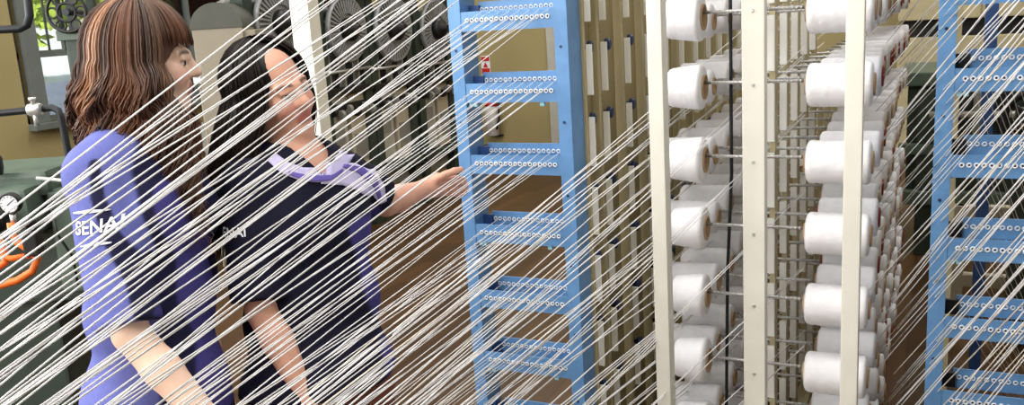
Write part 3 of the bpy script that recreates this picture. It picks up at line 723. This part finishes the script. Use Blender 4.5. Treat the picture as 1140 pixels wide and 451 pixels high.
def add_hand(F, wr, d, nrm, thumb_side, curl=.5, s=1.0):
    d = unit(d); nrm = np.array(nrm, float); nrm = unit(nrm - d * nrm.dot(d)); sd = np.cross(d, nrm) * thumb_side
    Rm = np.stack([d, sd, nrm], 1); F.ell(wr + d * .05 * s, np.array([.055, .040, .017]) * s, Rm, .012)
    F.cone(wr, wr + d * .03 * s, .024 * s, .022 * s, .015)
    for off, L, r in ((.029, .070, .0088), (.010, .078, .0092), (-.010, .073, .0088), (-.029, .057, .0078)):
        p = wr + (d * .088 - d * abs(off) * .25 + sd * off) * s; a = 0.; cur = p
        for seg, fr in enumerate((.45, .30, .25)):
            a += curl * (.55, .8, .6)[seg]; v = d * math.cos(a) + nrm * math.sin(a); nx = cur + v * L * fr * s
            F.cone(cur, nx, (r - .0007 * seg) * s, (r - .0007 * (seg + 1)) * s, .004); cur = nx
    t0 = wr + (d * .022 + sd * .026) * s; t1 = t0 + (d * .028 + sd * .022 + nrm * .010) * s; t2 = t1 + (d * .034 + sd * .006 + nrm * .010) * s
    F.cone(t0, t1, .014 * s, .011 * s, .012); F.cone(t1, t2, .0105 * s, .0082 * s, .004)
def head_frame(az, pitch, roll):
    f = np.array([math.cos(az) * math.cos(pitch), math.sin(az) * math.cos(pitch), math.sin(pitch)]); up = np.array([0, 0, 1.])
    l = unit(np.cross(up, f)); u = np.cross(f, l)
    l2 = l * math.cos(roll) + u * math.sin(roll); u2 = np.cross(f, l2)
    return np.stack([f, l2, u2], 1)
def hair_strand(mb, tin, pts, r, col, n=4):
    k0 = len(mb.v); N = len(pts)
    mb.tube(pts, lambda t: r * (1.0 - .75 * t ** 3) * (1 if t > .02 else .6), n, cap=False)
    tin += [col] * (len(mb.v) - k0)
SKIN_A = np.array(lin(236, 200, 178)); SKIN_B = np.array(lin(214, 160, 138)); LIPC = np.array(lin(176, 92, 90))
def skin_tint(vs, C, R, s, base):
    c = np.tile(base, (len(vs), 1)); q = (vs - C) @ R / s
    lip = (1 - sstep(.010, .017, np.abs(q[:, 2] + .059))) * (1 - sstep(.018, .026, np.abs(q[:, 1]))) * sstep(.078, .086, q[:, 0]); c = mixc(c, LIPC, lip * .8)
    for sg in (-1, 1):
        ch = 1 - sstep(.012, .034, np.sqrt((q[:, 1] - sg * .042) ** 2 + (q[:, 2] + .03) ** 2)); ch = ch * (q[:, 0] > .03); c = mixc(c, np.array(lin(222, 140, 130)), ch * .35)
        br = (1 - sstep(.002, .006, np.abs(q[:, 2] - .026 + .25 * np.maximum(0, np.abs(q[:, 1]) - .035)))) * (1 - sstep(.016, .022, np.abs(q[:, 1] - sg * .032))) * (q[:, 0] > .05); c = mixc(c, np.array(lin(50, 34, 28)), br * .85)
    return c

class Person:
    def __init__(s, name_label, px, py, d):
        w = at(px, py, d); s.root = np.array([w[0], w[1], 0.]); s.e = empty('person', tuple(s.root), name_label, 'person', rz=YAW)
    def L(s, px, py, d): return RZI @ (at(px, py, d) - s.root)

def build_person(P, J, cfg):
    """J: joints in local metres"""
    R = cfg['R']; s = cfg['hs']; C = J['head']; fx = np.array([math.cos(cfg['az']), math.sin(cfg['az']), 0]); lf = np.array([-fx[1], fx[0], 0.])
    TR = np.stack([fx, lf, np.array([0, 0, 1.])], 1)
    pts = np.array([J[k] for k in J]); lo = pts.min(0) - .2; hi = pts.max(0) + .2; lo[2] = -.01
    hipz = J['hip'][2]
    # ---- body
    B = Field(lo, hi, .0042)
    def torso(T, g):
        w = cfg['w']
        T.ell(J['chest'], np.array([.105, .150 * w, .19]) + g, TR, .05); T.ell(J['waist'], np.array([.095, .130 * w, .17]) + g * 2.0, TR, .06); T.ell(J['hip'], np.array([.115, .165 * w, .15]) + g, TR, .06)
        for sg in (-1, 1): T.ell(J['chest'] + fx * .075 + lf * sg * .068 + np.array([0, 0, -.01]), np.array([.048, .060, .065]) + g * .6, TR, .05)
        T.cone(J['neck'] + np.array([0, 0, -.03]), J['shR'], .055 + g, .050 + g, .05); T.cone(J['neck'] + np.array([0, 0, -.03]), J['shL'], .055 + g, .050 + g, .05)
    torso(B, 0.0)
    for sd in 'RL':
        B.cone(J['sh' + sd], J['el' + sd], .048, .037, .02); B.cone(J['el' + sd], J['el' + sd] + (J['wr' + sd] - J['el' + sd]) * .35, .037, .038, .01); B.cone(J['el' + sd] + (J['wr' + sd] - J['el' + sd]) * .3, J['wr' + sd], .039, .025, .01)
        hb = J['hip'] + lf * (.085 if sd == 'L' else -.085) + np.array([0, 0, -.06]); kn = np.array([hb[0], hb[1], .46]) + fx * .01; an = np.array([hb[0], hb[1], .08]) - fx * .02
        B.cone(hb, kn, .085, .055, .04); B.cone(kn, an, .054, .036, .02); B.cone(an - np.array([0, 0, .03]), an + fx * .12 - np.array([0, 0, .05]), .034, .024, .02)
    add_head(B, C, R, s); B.cone(C + R @ np.array([-.022, 0, -.08]) * 1., J['neck'], .052 * cfg.get('nk', 1), .056 * cfg.get('nk', 1), .03)
    for sd in 'RL': cfg['hand' + sd](B)
    vs, fs = B.nets(); vs = relax(vs, fs, 1)
    link('body', mesh_from('body', vs, fs, SKIN, skin_tint(vs, C, R, s, cfg['skin'])), P.e)
    eyes(C, R, s, P.e)
    # ---- shirt
    S = Field(lo, hi, .005); torso(S, .014)
    S.cone(J['hip'] + np.array([0, 0, .02]), J['hip'] + np.array([0, 0, -.16]), .15 * cfg['w'], .165 * cfg['w'], .06)
    sl = {}; S0 = S; S = Field(lo, hi, .005)
    for sd in 'RL':
        d = J['el' + sd] - J['sh' + sd]; t = cfg['sleeve' + sd]; end = J['sh' + sd] + d * t
        S.cone(J['sh' + sd] + d * .02, J['sh' + sd] + d * .45, .062, .066, .03); S.cone(J['sh' + sd] + d * .4, end + unit(d) * .03, .066, .070, .01); sl[sd] = (end, unit(d))
    for sd in 'RL': S.cutcyl(sl[sd][0], sl[sd][1], .12, .14)
    kk = .012; hh = np.maximum(kk - np.abs(S0.F - S.F), 0) / kk; S0.F = np.minimum(S0.F, S.F) - hh * hh * kk * .25; S = S0
    S.plane(J['hip'] + np.array([0, 0, cfg['hem']]), np.array([0, 0, -1.]))
    nb = J['neck']; S.cone(nb + np.array([0, 0, -.02]) + fx * .03, C, .066, .05, .01, '-')
    if cfg.get('vneck'): S.cone(nb + fx * .06 + np.array([0, 0, .0]), nb + fx * .11 + np.array([0, 0, -.075]), .05, .012, .01, '-')
    # soft cloth folds
    vs, fs = S.nets(); vs = relax(vs, fs, 3)
    q = vs - J['chest']; fold = .0035 * np.sin(38 * q[:, 2] + 22 * (q[:, 0] * fx[0] + q[:, 1] * fx[1]) + 2 * np.sin(9 * q[:, 1])) * sstep(.0, -.12, q[:, 2] + .0)
    vs = vs + (q / np.linalg.norm(q * [1, 1, .2], axis=1)[:, None]) * np.array([1, 1, 0]) * fold[:, None]
    sh = link('polo_shirt', mesh_from('polo_shirt', vs, fs, CLOTH, cfg['shirt_tint'](vs)), P.e)
    P.shirt = BVHTree.FromPolygons([Vector(v) for v in vs], [list(map(int, f)) for f in fs]); P.shirt_o = sh
    # ---- trousers and shoes
    T = Field(lo, hi, .008); T.ell(J['hip'] + np.array([0, 0, -.03]), np.array([.125, .175 * cfg['w'], .14]), TR, .05)
    shoes = []
    for sd in 'RL':
        hb = J['hip'] + lf * (.085 if sd == 'L' else -.085) + np.array([0, 0, -.06]); kn = np.array([hb[0], hb[1], .46]) + fx * .01; an = np.array([hb[0], hb[1], .06]) - fx * .02
        T.cone(hb, kn, .098, .07, .04); T.cone(kn, an, .07, .062, .02); shoes.append(an)
    T.plane((0, 0, .05), (0, 0, -1)); T.plane((0, 0, J['hip'][2] + .10), (0, 0, 1))
    vs, fs = T.nets(); vs = relax(vs, fs, 2); link('trousers', mesh_from('trousers', vs, fs, cfg['trousers']), P.e)
    for an in shoes:
        K = Field(an - .25, an + .25, .006); K.cone(an + np.array([0, 0, .0]) - fx * .02, an + fx * .15 + np.array([0, 0, -.02]), .046, .036, .02); K.plane((0, 0, .002), (0, 0, -1)); K.plane((0, 0, .10), (0, 0, 1))
        vs, fs = K.nets(); link('shoe', mesh_from('shoe', vs, fs, SHOE), P.e)
    return fx, lf
def on_shirt(P, x, z, off=.0015, y0=-1.2):
    h = P.shirt.ray_cast(Vector((x, y0, z)), Vector((0, 1, 0)))
    return None if h[0] is None else h[0] + h[1] * off
def cloth_band(P, name, mt, line, widths, off=.002, parent=None, n=40):
    """a flat band sewn on the shirt, following points (x,z) of the person's own frame"""
    line = [np.array(p) for p in line]; cum = [0]
    for a, b in zip(line, line[1:]): cum.append(cum[-1] + np.linalg.norm(b - a))
    vs = []; fs = []; m = 6; prev = None
    for i in range(n + 1):
        t = cum[-1] * i / n; j = max(k for k in range(len(line) - 1) if cum[k] <= t + 1e-9); u = (t - cum[j]) / (cum[j + 1] - cum[j]); p = line[j] * (1 - u) + line[j + 1] * u
        a = max(0, i - 1); tt = line[j + 1] - line[j]
        if 0 < j and u < .3: tt = tt / np.linalg.norm(tt) + (line[j] - line[j - 1]) / np.linalg.norm(line[j] - line[j - 1]) * (.3 - u) / .6
        if j < len(line) - 2 and u > .7: tt = tt / np.linalg.norm(tt) + (line[j + 2] - line[j + 1]) / np.linalg.norm(line[j + 2] - line[j + 1]) * (u - .7) / .6
        tt = tt / np.linalg.norm(tt); nn = np.array([-tt[1], tt[0]]); w = np.interp(i / n, np.linspace(0, 1, len(widths)), widths)
        row = []
        for k in range(m + 1):
            q = p + nn * w * (k / m - .5); h = on_shirt(P, q[0], q[1], off); row.append(h)
        vs.append(row)
    mb = MB(); id_ = {}
    for i, row in enumerate(vs):
        for k, h in enumerate(row):
            if h is not None: id_[(i, k)] = len(mb.v); mb.v.append(tuple(h))
    for i in range(n):
        for k in range(m):
            c = [(i, k), (i + 1, k), (i + 1, k + 1), (i, k + 1)]
            if all(x in id_ for x in c):
                ps = [Vector(mb.v[id_[x]]) for x in c]
                if max((ps[a] - ps[b]).length for a in range(4) for b in range(a)) < .06: mb.f.append(tuple(id_[x] for x in c)); mb.m.append(0); mb.sm.append(True)
    o = mb.build(name, mt, parent or P.shirt_o)
    so_ = o.modifiers.new('thick', 'SOLIDIFY'); so_.thickness = .0015
    return o
def cloth_text(P, txt, x, z, size, rot, name='printed_logo'):
    cu = bpy.data.curves.new('t', 'FONT'); cu.body = txt; cu.size = size; cu.align_x = 'CENTER'; cu.align_y = 'CENTER'; cu.offset = size * .018; cu.resolution_u = 3
    to = bpy.data.objects.new('t', cu); COL.objects.link(to); bpy.context.view_layer.update()
    me = bpy.data.meshes.new_from_object(to.evaluated_get(bpy.context.evaluated_depsgraph_get())); bpy.data.objects.remove(to)
    bm = bmesh.new(); bm.from_mesh(me); bmesh.ops.triangulate(bm, faces=bm.faces); bmesh.ops.subdivide_edges(bm, edges=[e for e in bm.edges if e.calc_length() > size * .25], cuts=1)
    ca, sa = math.cos(rot), math.sin(rot); dead = []
    for v in bm.verts:
        a, b = v.co.x, v.co.y; h = on_shirt(P, x + a * ca - b * sa, z + a * sa + b * ca, .0025)
        if h is None: dead.append(v)
        else: v.co = h
    bmesh.ops.delete(bm, geom=dead, context='VERTS'); bm.to_mesh(me); bm.free(); me.materials.clear(); me.materials.append(PRINT)
    return link(name, me, P.shirt_o)

PURP = np.array(lin(98, 104, 170)); PURPD = np.array(lin(70, 66, 134)); NAVY = np.array(lin(27, 28, 58)); NAVYB = np.array(lin(20, 20, 40))

# ================================================================= the brown-haired woman (side view, facing along the frame)
P1 = Person('person with long wavy brown hair and fringe, in a purple and navy polo, in profile', 165, 470, 2.08)
L = P1.L
J1 = dict(head=L(165, 68, 2.05), neck=L(150, 150, 2.05), chest=L(160, 235, 2.05), waist=L(170, 345, 2.07), hip=L(178, 455, 2.08),
          shR=L(106, 192, 1.93), elR=L(146, 372, 1.87), wrR=L(252, 492, 1.88), shL=L(196, 190, 2.20), elL=L(214, 345, 2.24), wrL=L(258, 480, 2.12))
R1 = head_frame(math.radians(14), math.radians(-6), math.radians(2))
def pl(Lf, pts, d): return [tuple(Lf(x, y, d)[[0, 2]]) for x, y in pts]
def tint1(vs):
    x, z = vs[:, 0], vs[:, 2]; c = np.tile(NAVY, (len(vs), 1))
    # near sleeve and back in purple
    a, b = J1['shR'], J1['elR']; ab = b - a; t = np.clip(((vs - a) @ ab) / ab.dot(ab), 0, 1.2); dd = np.linalg.norm(vs - a - t[:, None] * ab, axis=1)
    slv = 1 - sstep(.078, .088, dd); back = 1 - sstep(-.004, .010, x - np.interp(z, [.6, 1.0, 1.2, 1.4], [L(196, 430, 2.)[0], L(180, 330, 2.)[0], L(165, 260, 2.)[0], L(165, 180, 2.)[0]]))
    c = mixc(c, PURP, np.clip(np.maximum(slv, back), 0, 1))
    d, _ = dist_poly(pl(L, [(112, 180), (118, 215), (136, 255), (164, 300), (182, 345)], 1.9), x, z); wd = np.interp(z, [1.0, 1.35], [.024, .010]); c = mixc(c, NAVY, (1 - sstep(-.003, .003, d - wd)))
    d, _ = dist_poly(pl(L, [(196, 205), (208, 260), (212, 330), (228, 400), (240, 460)], 2.0), x, z); c = mixc(c, PURPD * .9, 1 - sstep(-.004, .004, d - .022))
    return c
cfg1 = dict(R=R1, hs=.97, az=math.radians(-22), w=1.02, skin=SKIN_A, sleeveR=.95, sleeveL=.9, hem=-.17, trousers=TROUSD, shirt_tint=tint1, nk=.92,
            handR=lambda B: add_hand(B, J1['wrR'], J1['wrR'] - J1['elR'] + np.array([0, 0, .0]), np.array([-.3, .9, -.2]), 1, .5, .93),
            handL=lambda B: add_hand(B, J1['wrL'], J1['wrL'] - J1['elL'], np.array([-.3, -.9, -.2]), -1, .5, .93))
fx1, lf1 = build_person(P1, J1, cfg1)
cloth_text(P1, 'SENAI', L(121, 246, 1.9)[0], L(121, 246, 1.9)[2], .036, math.radians(4))
cloth_band(P1, 'printed_line', PRINT, pl(L, [(92, 233), (110, 230), (132, 229)], 1.9), [.003, .007, .002], .0025, n=14)
cloth_band(P1, 'printed_line', PRINT, pl(L, [(104, 267), (120, 263), (138, 262)], 1.9), [.002, .007, .003], .0025, n=14)

def hair1():
    C = J1['head']; R = R1; f, l, u = R[:, 0], R[:, 1], R[:, 2]; H = MB(); tin = []
    dark = np.array(lin(50, 30, 20)); mid = np.array(lin(124, 78, 50)); lite = np.array(lin(200, 148, 106))
    # dense under-layer
    U = Field(C - np.array([.26, .24, .42]), C + np.array([.26, .24, .2]), .006)
    U.ell(C + R @ np.array([-.022, 0, .024]), (.102, .086, .102), R, .02)
    for a in np.radians([-82, -105, -130, -155, 180, 150, 125, 100, 82]):
        p = C + R @ np.array([.064 * math.cos(a) - .022, .054 * math.sin(a), .0]); q = p + np.array([-.012 + .01 * math.cos(a), 0, -.17]); U.cone(p, q, .030, .026, .02)
    U.ell(C + R @ np.array([.092, 0, -.045]), (.085, .085, .090), R, .01, '-')
    vs, fs = U.nets(); vs = relax(vs, fs, 2); H.raw(vs, fs.tolist(), True); tin += [(dark * .6 + mid * .4)] * len(vs)
    N = 2300
    for i in range(N):
        az = math.radians(rng.uniform(-180, 180)); front = abs(az) < math.radians(58)
        side = -1 if az < 0 else 1
        part = rng.uniform(.0, .02); lift = rng.uniform(.0, .016)
        A = np.array([.108 + lift, .092 + lift, .108 + lift]); cen = C + R @ np.array([-.022, 0, .024]); pts = []
        dirv = f * math.cos(az) * A[0] + l * math.sin(az) * A[1]
        psi1 = math.radians(rng.uniform(66, 84)) if front else math.radians(98)
        for ps in np.linspace(math.radians(rng.uniform(6, 30)), psi1, 7): pts.append(cen + dirv * math.sin(ps) + u * A[2] * math.cos(ps))
        tone = .5 + .32 * math.sin(az * 7 + 1.3 * math.sin(az * 3)) + rng.uniform(-.2, .2); hl = max(0, math.sin(az * 5.3 + 1.1)) ** 2
        col = dark * (1 - .75 * tone) + mid * (.75 * tone)
        if not front:
            e = pts[-1]; sidepart = math.cos(az + math.radians(70)) if az < 0 else math.cos(az - math.radians(70))
            fw = max(0, math.cos(abs(az) - math.radians(66))) ** 6
            Lh = rng.uniform(.22, .31) + fw * rng.uniform(.0, .14); wl = rng.uniform(.085, .125); ph = az * 2.2 + 1.2 * math.sin(az * 9) + rng.uniform(-.35, .35); amp = rng.uniform(.008, .017)
            out = unit(f * math.cos(az) + l * math.sin(az) * .6)
            for j in range(1, 17):
                t = j / 16; sdist = Lh * t
                p = e + np.array([0, 0, -sdist]) + out * (.004 * t + .020 * math.sin(math.pi * min(1, t * 1.2))) + f * fw * (.062 * t ** 1.1) - np.array([0, .05, 0]) * fw * t
                p = p + (unit(np.cross(out, [0, 0, 1.])) * math.sin(2 * math.pi * sdist / wl + ph) + out * math.cos(2 * math.pi * sdist / wl + ph)) * amp * min(1, t * 3)
                if not fw > .4: p = p + np.array([-.02 * t, 0, 0])
                pts.append(p)
            col = col * (1 - .45 * hl * tone) + lite * (.45 * hl * tone)
        H_r = rng.uniform(.0012, .0025)
        hair_strand(H, tin, pts, H_r, col)
    me = H.mesh('hair', HAIR1); a = me.color_attributes.new('tint', 'FLOAT_COLOR', 'POINT'); c = np.ones((len(H.v), 4), np.float32); c[:, :3] = np.array(tin); a.data.foreach_set('color', c.ravel())
    o = link('hair', me, P1.e); o['label'] = 'long wavy brown hair with straight fringe'
hair1()

# ================================================================= the dark-haired woman gripping the blue frame
P2 = Person('person with long black hair in navy polo with lilac collar, gripping the blue post', 350, 460, 2.32)
L2 = P2.L
J2 = dict(head=L2(305, 102, 2.24), neck=L2(328, 168, 2.28), chest=L2(336, 248, 2.28), waist=L2(350, 345, 2.30), hip=L2(358, 436, 2.32),
          shR=L2(276, 205, 2.17), elR=L2(291, 345, 2.14), wrR=L2(345, 448, 2.15), shL=L2(384, 196, 2.37), elL=L2(430, 226, 2.53), wrL=L2(474, 210, 2.63))
R2 = head_frame(math.radians(-36), math.radians(-2), math.radians(13))
def tint2(vs):
    x, z = vs[:, 0], vs[:, 2]; c = np.tile(NAVYB, (len(vs), 1))
    d, t = dist_poly(pl(L2, [(404, 250), (412, 300), (424, 350), (440, 400), (448, 430)], 2.28), x, z); c = mixc(c, PURPD, (1 - sstep(-.006, .006, d - .026)) * .9)
    return c
def grip(B):
    wr = J2['wrL']; D = lambda px, py, d: L2(px, py, d)
    k = [D(494, 198, 2.655), D(496, 203.5, 2.665), D(496, 209.5, 2.672), D(494, 215, 2.675)]
    pal = D(484, 207, 2.655); Rm = np.stack([unit(k[1] - wr), np.array([0, 0, 1.]), unit(np.cross(unit(k[1] - wr), [0, 0, 1.]))], 1)
    Rm[:, 1] = np.cross(Rm[:, 2], Rm[:, 0]); B.ell(pal, (.045, .036, .020), Rm, .014); B.cone(wr, D(482, 208, 2.645), .025, .026, .015)
    for i, (a, r) in enumerate(zip(k, (.0098, .0102, .0098, .0088))):
        m1 = D(507 - abs(i - 1.3) * 1.2, 197.5 + i * 6.3, 2.66 + .006 * i); m2 = D(514 - abs(i - 1.3) * 1.2, 199 + i * 6, 2.715); m3 = D(520 - abs(i - 1.3) * 2, 200 + i * 5.5, 2.745)
        B.cone(D(486, 203 + (i - 1.5) * 4.5, 2.65), a, .012, r + .0006, .008); B.cone(a, m1, r, r - .0007, .004); B.cone(m1, m2, r - .0007, r - .0014, .004); B.cone(m2, m3, r - .0014, r - .002, .004)
    B.cone(D(481, 203, 2.635), D(496, 194.5, 2.615), .015, .0118, .012); B.cone(D(496, 194.5, 2.615), D(506, 190.5, 2.617), .0115, .0105, .004); B.cone(D(506, 190.5, 2.617), D(513.5, 188.5, 2.632), .0104, .0088, .004)
cfg2 = dict(R=R2, hs=.99, az=math.radians(-44), w=1.24, skin=SKIN_B * .9 + SKIN_A * .1, sleeveR=.93, sleeveL=.72, hem=.045, trousers=TROUS, shirt_tint=tint2, vneck=True,
            handR=lambda B: add_hand(B, J2['wrR'], J2['wrR'] - J2['elR'], np.array([-.4, .8, -.2]), 1, .5, .95), handL=grip)
fx2, lf2 = build_person(P2, J2, cfg2)
cloth_band(P2, 'collar', LILAC, pl(L2, [(308, 172), (322, 183), (338, 191), (356, 195), (372, 190), (378, 178), (374, 165)], 2.2), [.020, .024, .026, .030, .034, .034, .024], .004, n=50)
cloth_band(P2, 'chest_stripe', LILAC, pl(L2, [(360, 194), (382, 200), (398, 212), (408, 228), (413, 246)], 2.2), [.044, .046, .042, .034, .016], .004, n=40)
cloth_band(P2, 'violet_stripe', VIOLET, pl(L2, [(326, 189), (346, 197), (366, 200), (376, 194)], 2.2), [.006, .012, .012, .006], .0065, n=30)
cloth_band(P2, 'violet_stripe', VIOLET, pl(L2, [(376, 190), (392, 199), (404, 215), (410, 240)], 2.2), [.006, .013, .012, .008], .0065, n=30)
cloth_text(P2, 'SENAI', L2(257, 260, 2.1)[0], L2(257, 260, 2.1)[2], .030, math.radians(4))
def hair2():
    C = J2['head']; R = R2; f, l, u = R[:, 0], R[:, 1], R[:, 2]; H = MB(); tin = []
    dark = np.array(lin(16, 12, 12)); mid = np.array(lin(46, 34, 30))
    U = Field(C - np.array([.30, .28, .42]), C + np.array([.28, .28, .2]), .006)
    U.ell(C + R @ np.array([-.026, 0, .024]), (.102, .085, .100), R, .02)
    for a in np.radians([-85, -110, -135, -155, 180, 150, 120, 95]):
        p = C + R @ np.array([.062 * math.cos(a) - .024, .056 * math.sin(a), -.01]); q = p + np.array([-.05 if a < 0 or a > 2.5 else -.005, -.04 if a < 0 or a > 2.5 else 0, -.22 if a < 0 or a > 2.5 else -.12]); U.cone(p, q, .030, .024, .02)
    U.ell(C + R @ np.array([.095, 0, -.042]), (.078, .078, .090), R, .01, '-')
    vs, fs = U.nets(); vs = relax(vs, fs, 2); H.raw(vs, fs.tolist(), True); tin += [dark] * len(vs)
    for i in range(1500):
        az = math.radians(rng.uniform(44, 316)); lift = rng.uniform(0, .013); A = np.array([.108 + lift, .091 + lift, .106 + lift]); cen = C + R @ np.array([-.026, 0, .024])
        dirv = f * math.cos(az) * A[0] + l * math.sin(az) * A[1]; pts = [cen + dirv * math.sin(ps) + u * A[2] * math.cos(ps) for ps in np.linspace(math.radians(rng.uniform(5, 30)), math.radians(98), 7)]
        e = pts[-1]; right = az > math.radians(150); Lh = rng.uniform(.28, .40) if right else rng.uniform(.10, .17); out = unit(f * math.cos(az) + l * math.sin(az)); ph = az * 2
        for j in range(1, 13):
            t = j / 12; p = e + np.array([0, 0, -Lh * t]) + out * (.012 * math.sin(math.pi * t) - .008 * t) + np.array([(-.07 if right else .0) * t, (-.07 if right else 0.) * t, 0]) + unit(np.cross(out, [0, 0, 1.])) * .006 * math.sin(9 * t + ph)
            pts.append(p)
        tone = rng.random(); hair_strand(H, tin, pts, rng.uniform(.0012, .0024), dark * (1 - tone * .6) + mid * tone * .6)
    me = H.mesh('hair', HAIR2); a = me.color_attributes.new('tint', 'FLOAT_COLOR', 'POINT'); c = np.ones((len(H.v), 4), np.float32); c[:, :3] = np.array(tin); a.data.foreach_set('color', c.ravel())
    o = link('hair', me, P2.e); o['label'] = 'long straight dark hair'
hair2()

# ------------------------------------------------------------------ light, sky, camera
world = bpy.data.worlds.new('World'); scene.world = world; world.use_nodes = True
wn = world.node_tree; bg = wn.nodes['Background']
sky = wn.nodes.new('ShaderNodeTexSky'); sky.sky_type = 'NISHITA'; sky.sun_elevation = math.radians(48); sky.sun_rotation = math.radians(200); sky.sun_disc = False
wn.links.new(sky.outputs[0], bg.inputs['Color']); bg.inputs['Strength'].default_value = .22
def area(name, loc, rot, sx, sy, power, col=(1, 1, 1)):
    l = bpy.data.lights.new(name, 'AREA'); l.shape = 'RECTANGLE'; l.size = sx; l.size_y = sy; l.energy = power; l.color = col
    o = bpy.data.objects.new(name, l); COL.objects.link(o); o.location = loc; o.rotation_euler = rot; return o
sun = bpy.data.lights.new('sun', 'SUN'); sun.energy = 6.0; sun.angle = .02; so = bpy.data.objects.new('sun', sun); COL.objects.link(so); so.rotation_euler = (math.radians(38), 0, math.radians(75))
area('window_light', (-3.4, -2.8, 2.6), (math.radians(72), 0, math.radians(-24)), 4.5, 2.4, 330, (1, .98, .96))  # unseen key light added behind the camera; no window stands there
area('side_window_light', (-5.4, .6, 2.4), (math.radians(72), 0, math.radians(-75)), 2.6, 2.0, 150, (.96, .98, 1))  # unseen side light; the left wall is closed at this spot
for k, (x, y) in enumerate([(-2.6, 1.6), (1.0, 1.6), (-3.6, 5.0), (.4, 5.2), (-3.6, 8.0), (1.5, 8.0), (-.9, .2)]):
    area('ceiling_lamp', (x, y, ZC - .1), (0, 0, 0), 2.2, .5, 66 if x < 0 or y > 3 else 34, (1, .98, .95))  # unseen overhead lights; the last is added to brighten rack and strips
cam = bpy.data.cameras.new('camera'); co = bpy.data.objects.new('camera', cam); COL.objects.link(co); scene.camera = co
cam.sensor_fit = 'HORIZONTAL'; cam.sensor_width = 36; cam.lens = 36 * FOC / 1140; cam.clip_start = .05; cam.clip_end = 200
R = Matrix(((M[0, 0], -M[0, 1], -M[0, 2]), (M[1, 0], -M[1, 1], -M[1, 2]), (M[2, 0], -M[2, 1], -M[2, 2])))
co.matrix_world = Matrix.Translation((0, 0, CAM_H)) @ R.to_4x4()
vs = scene.view_settings; vs.view_transform = 'Standard'; vs.look = 'None'; vs.gamma = 1; vs.exposure = 0.06; vs.use_curve_mapping = False
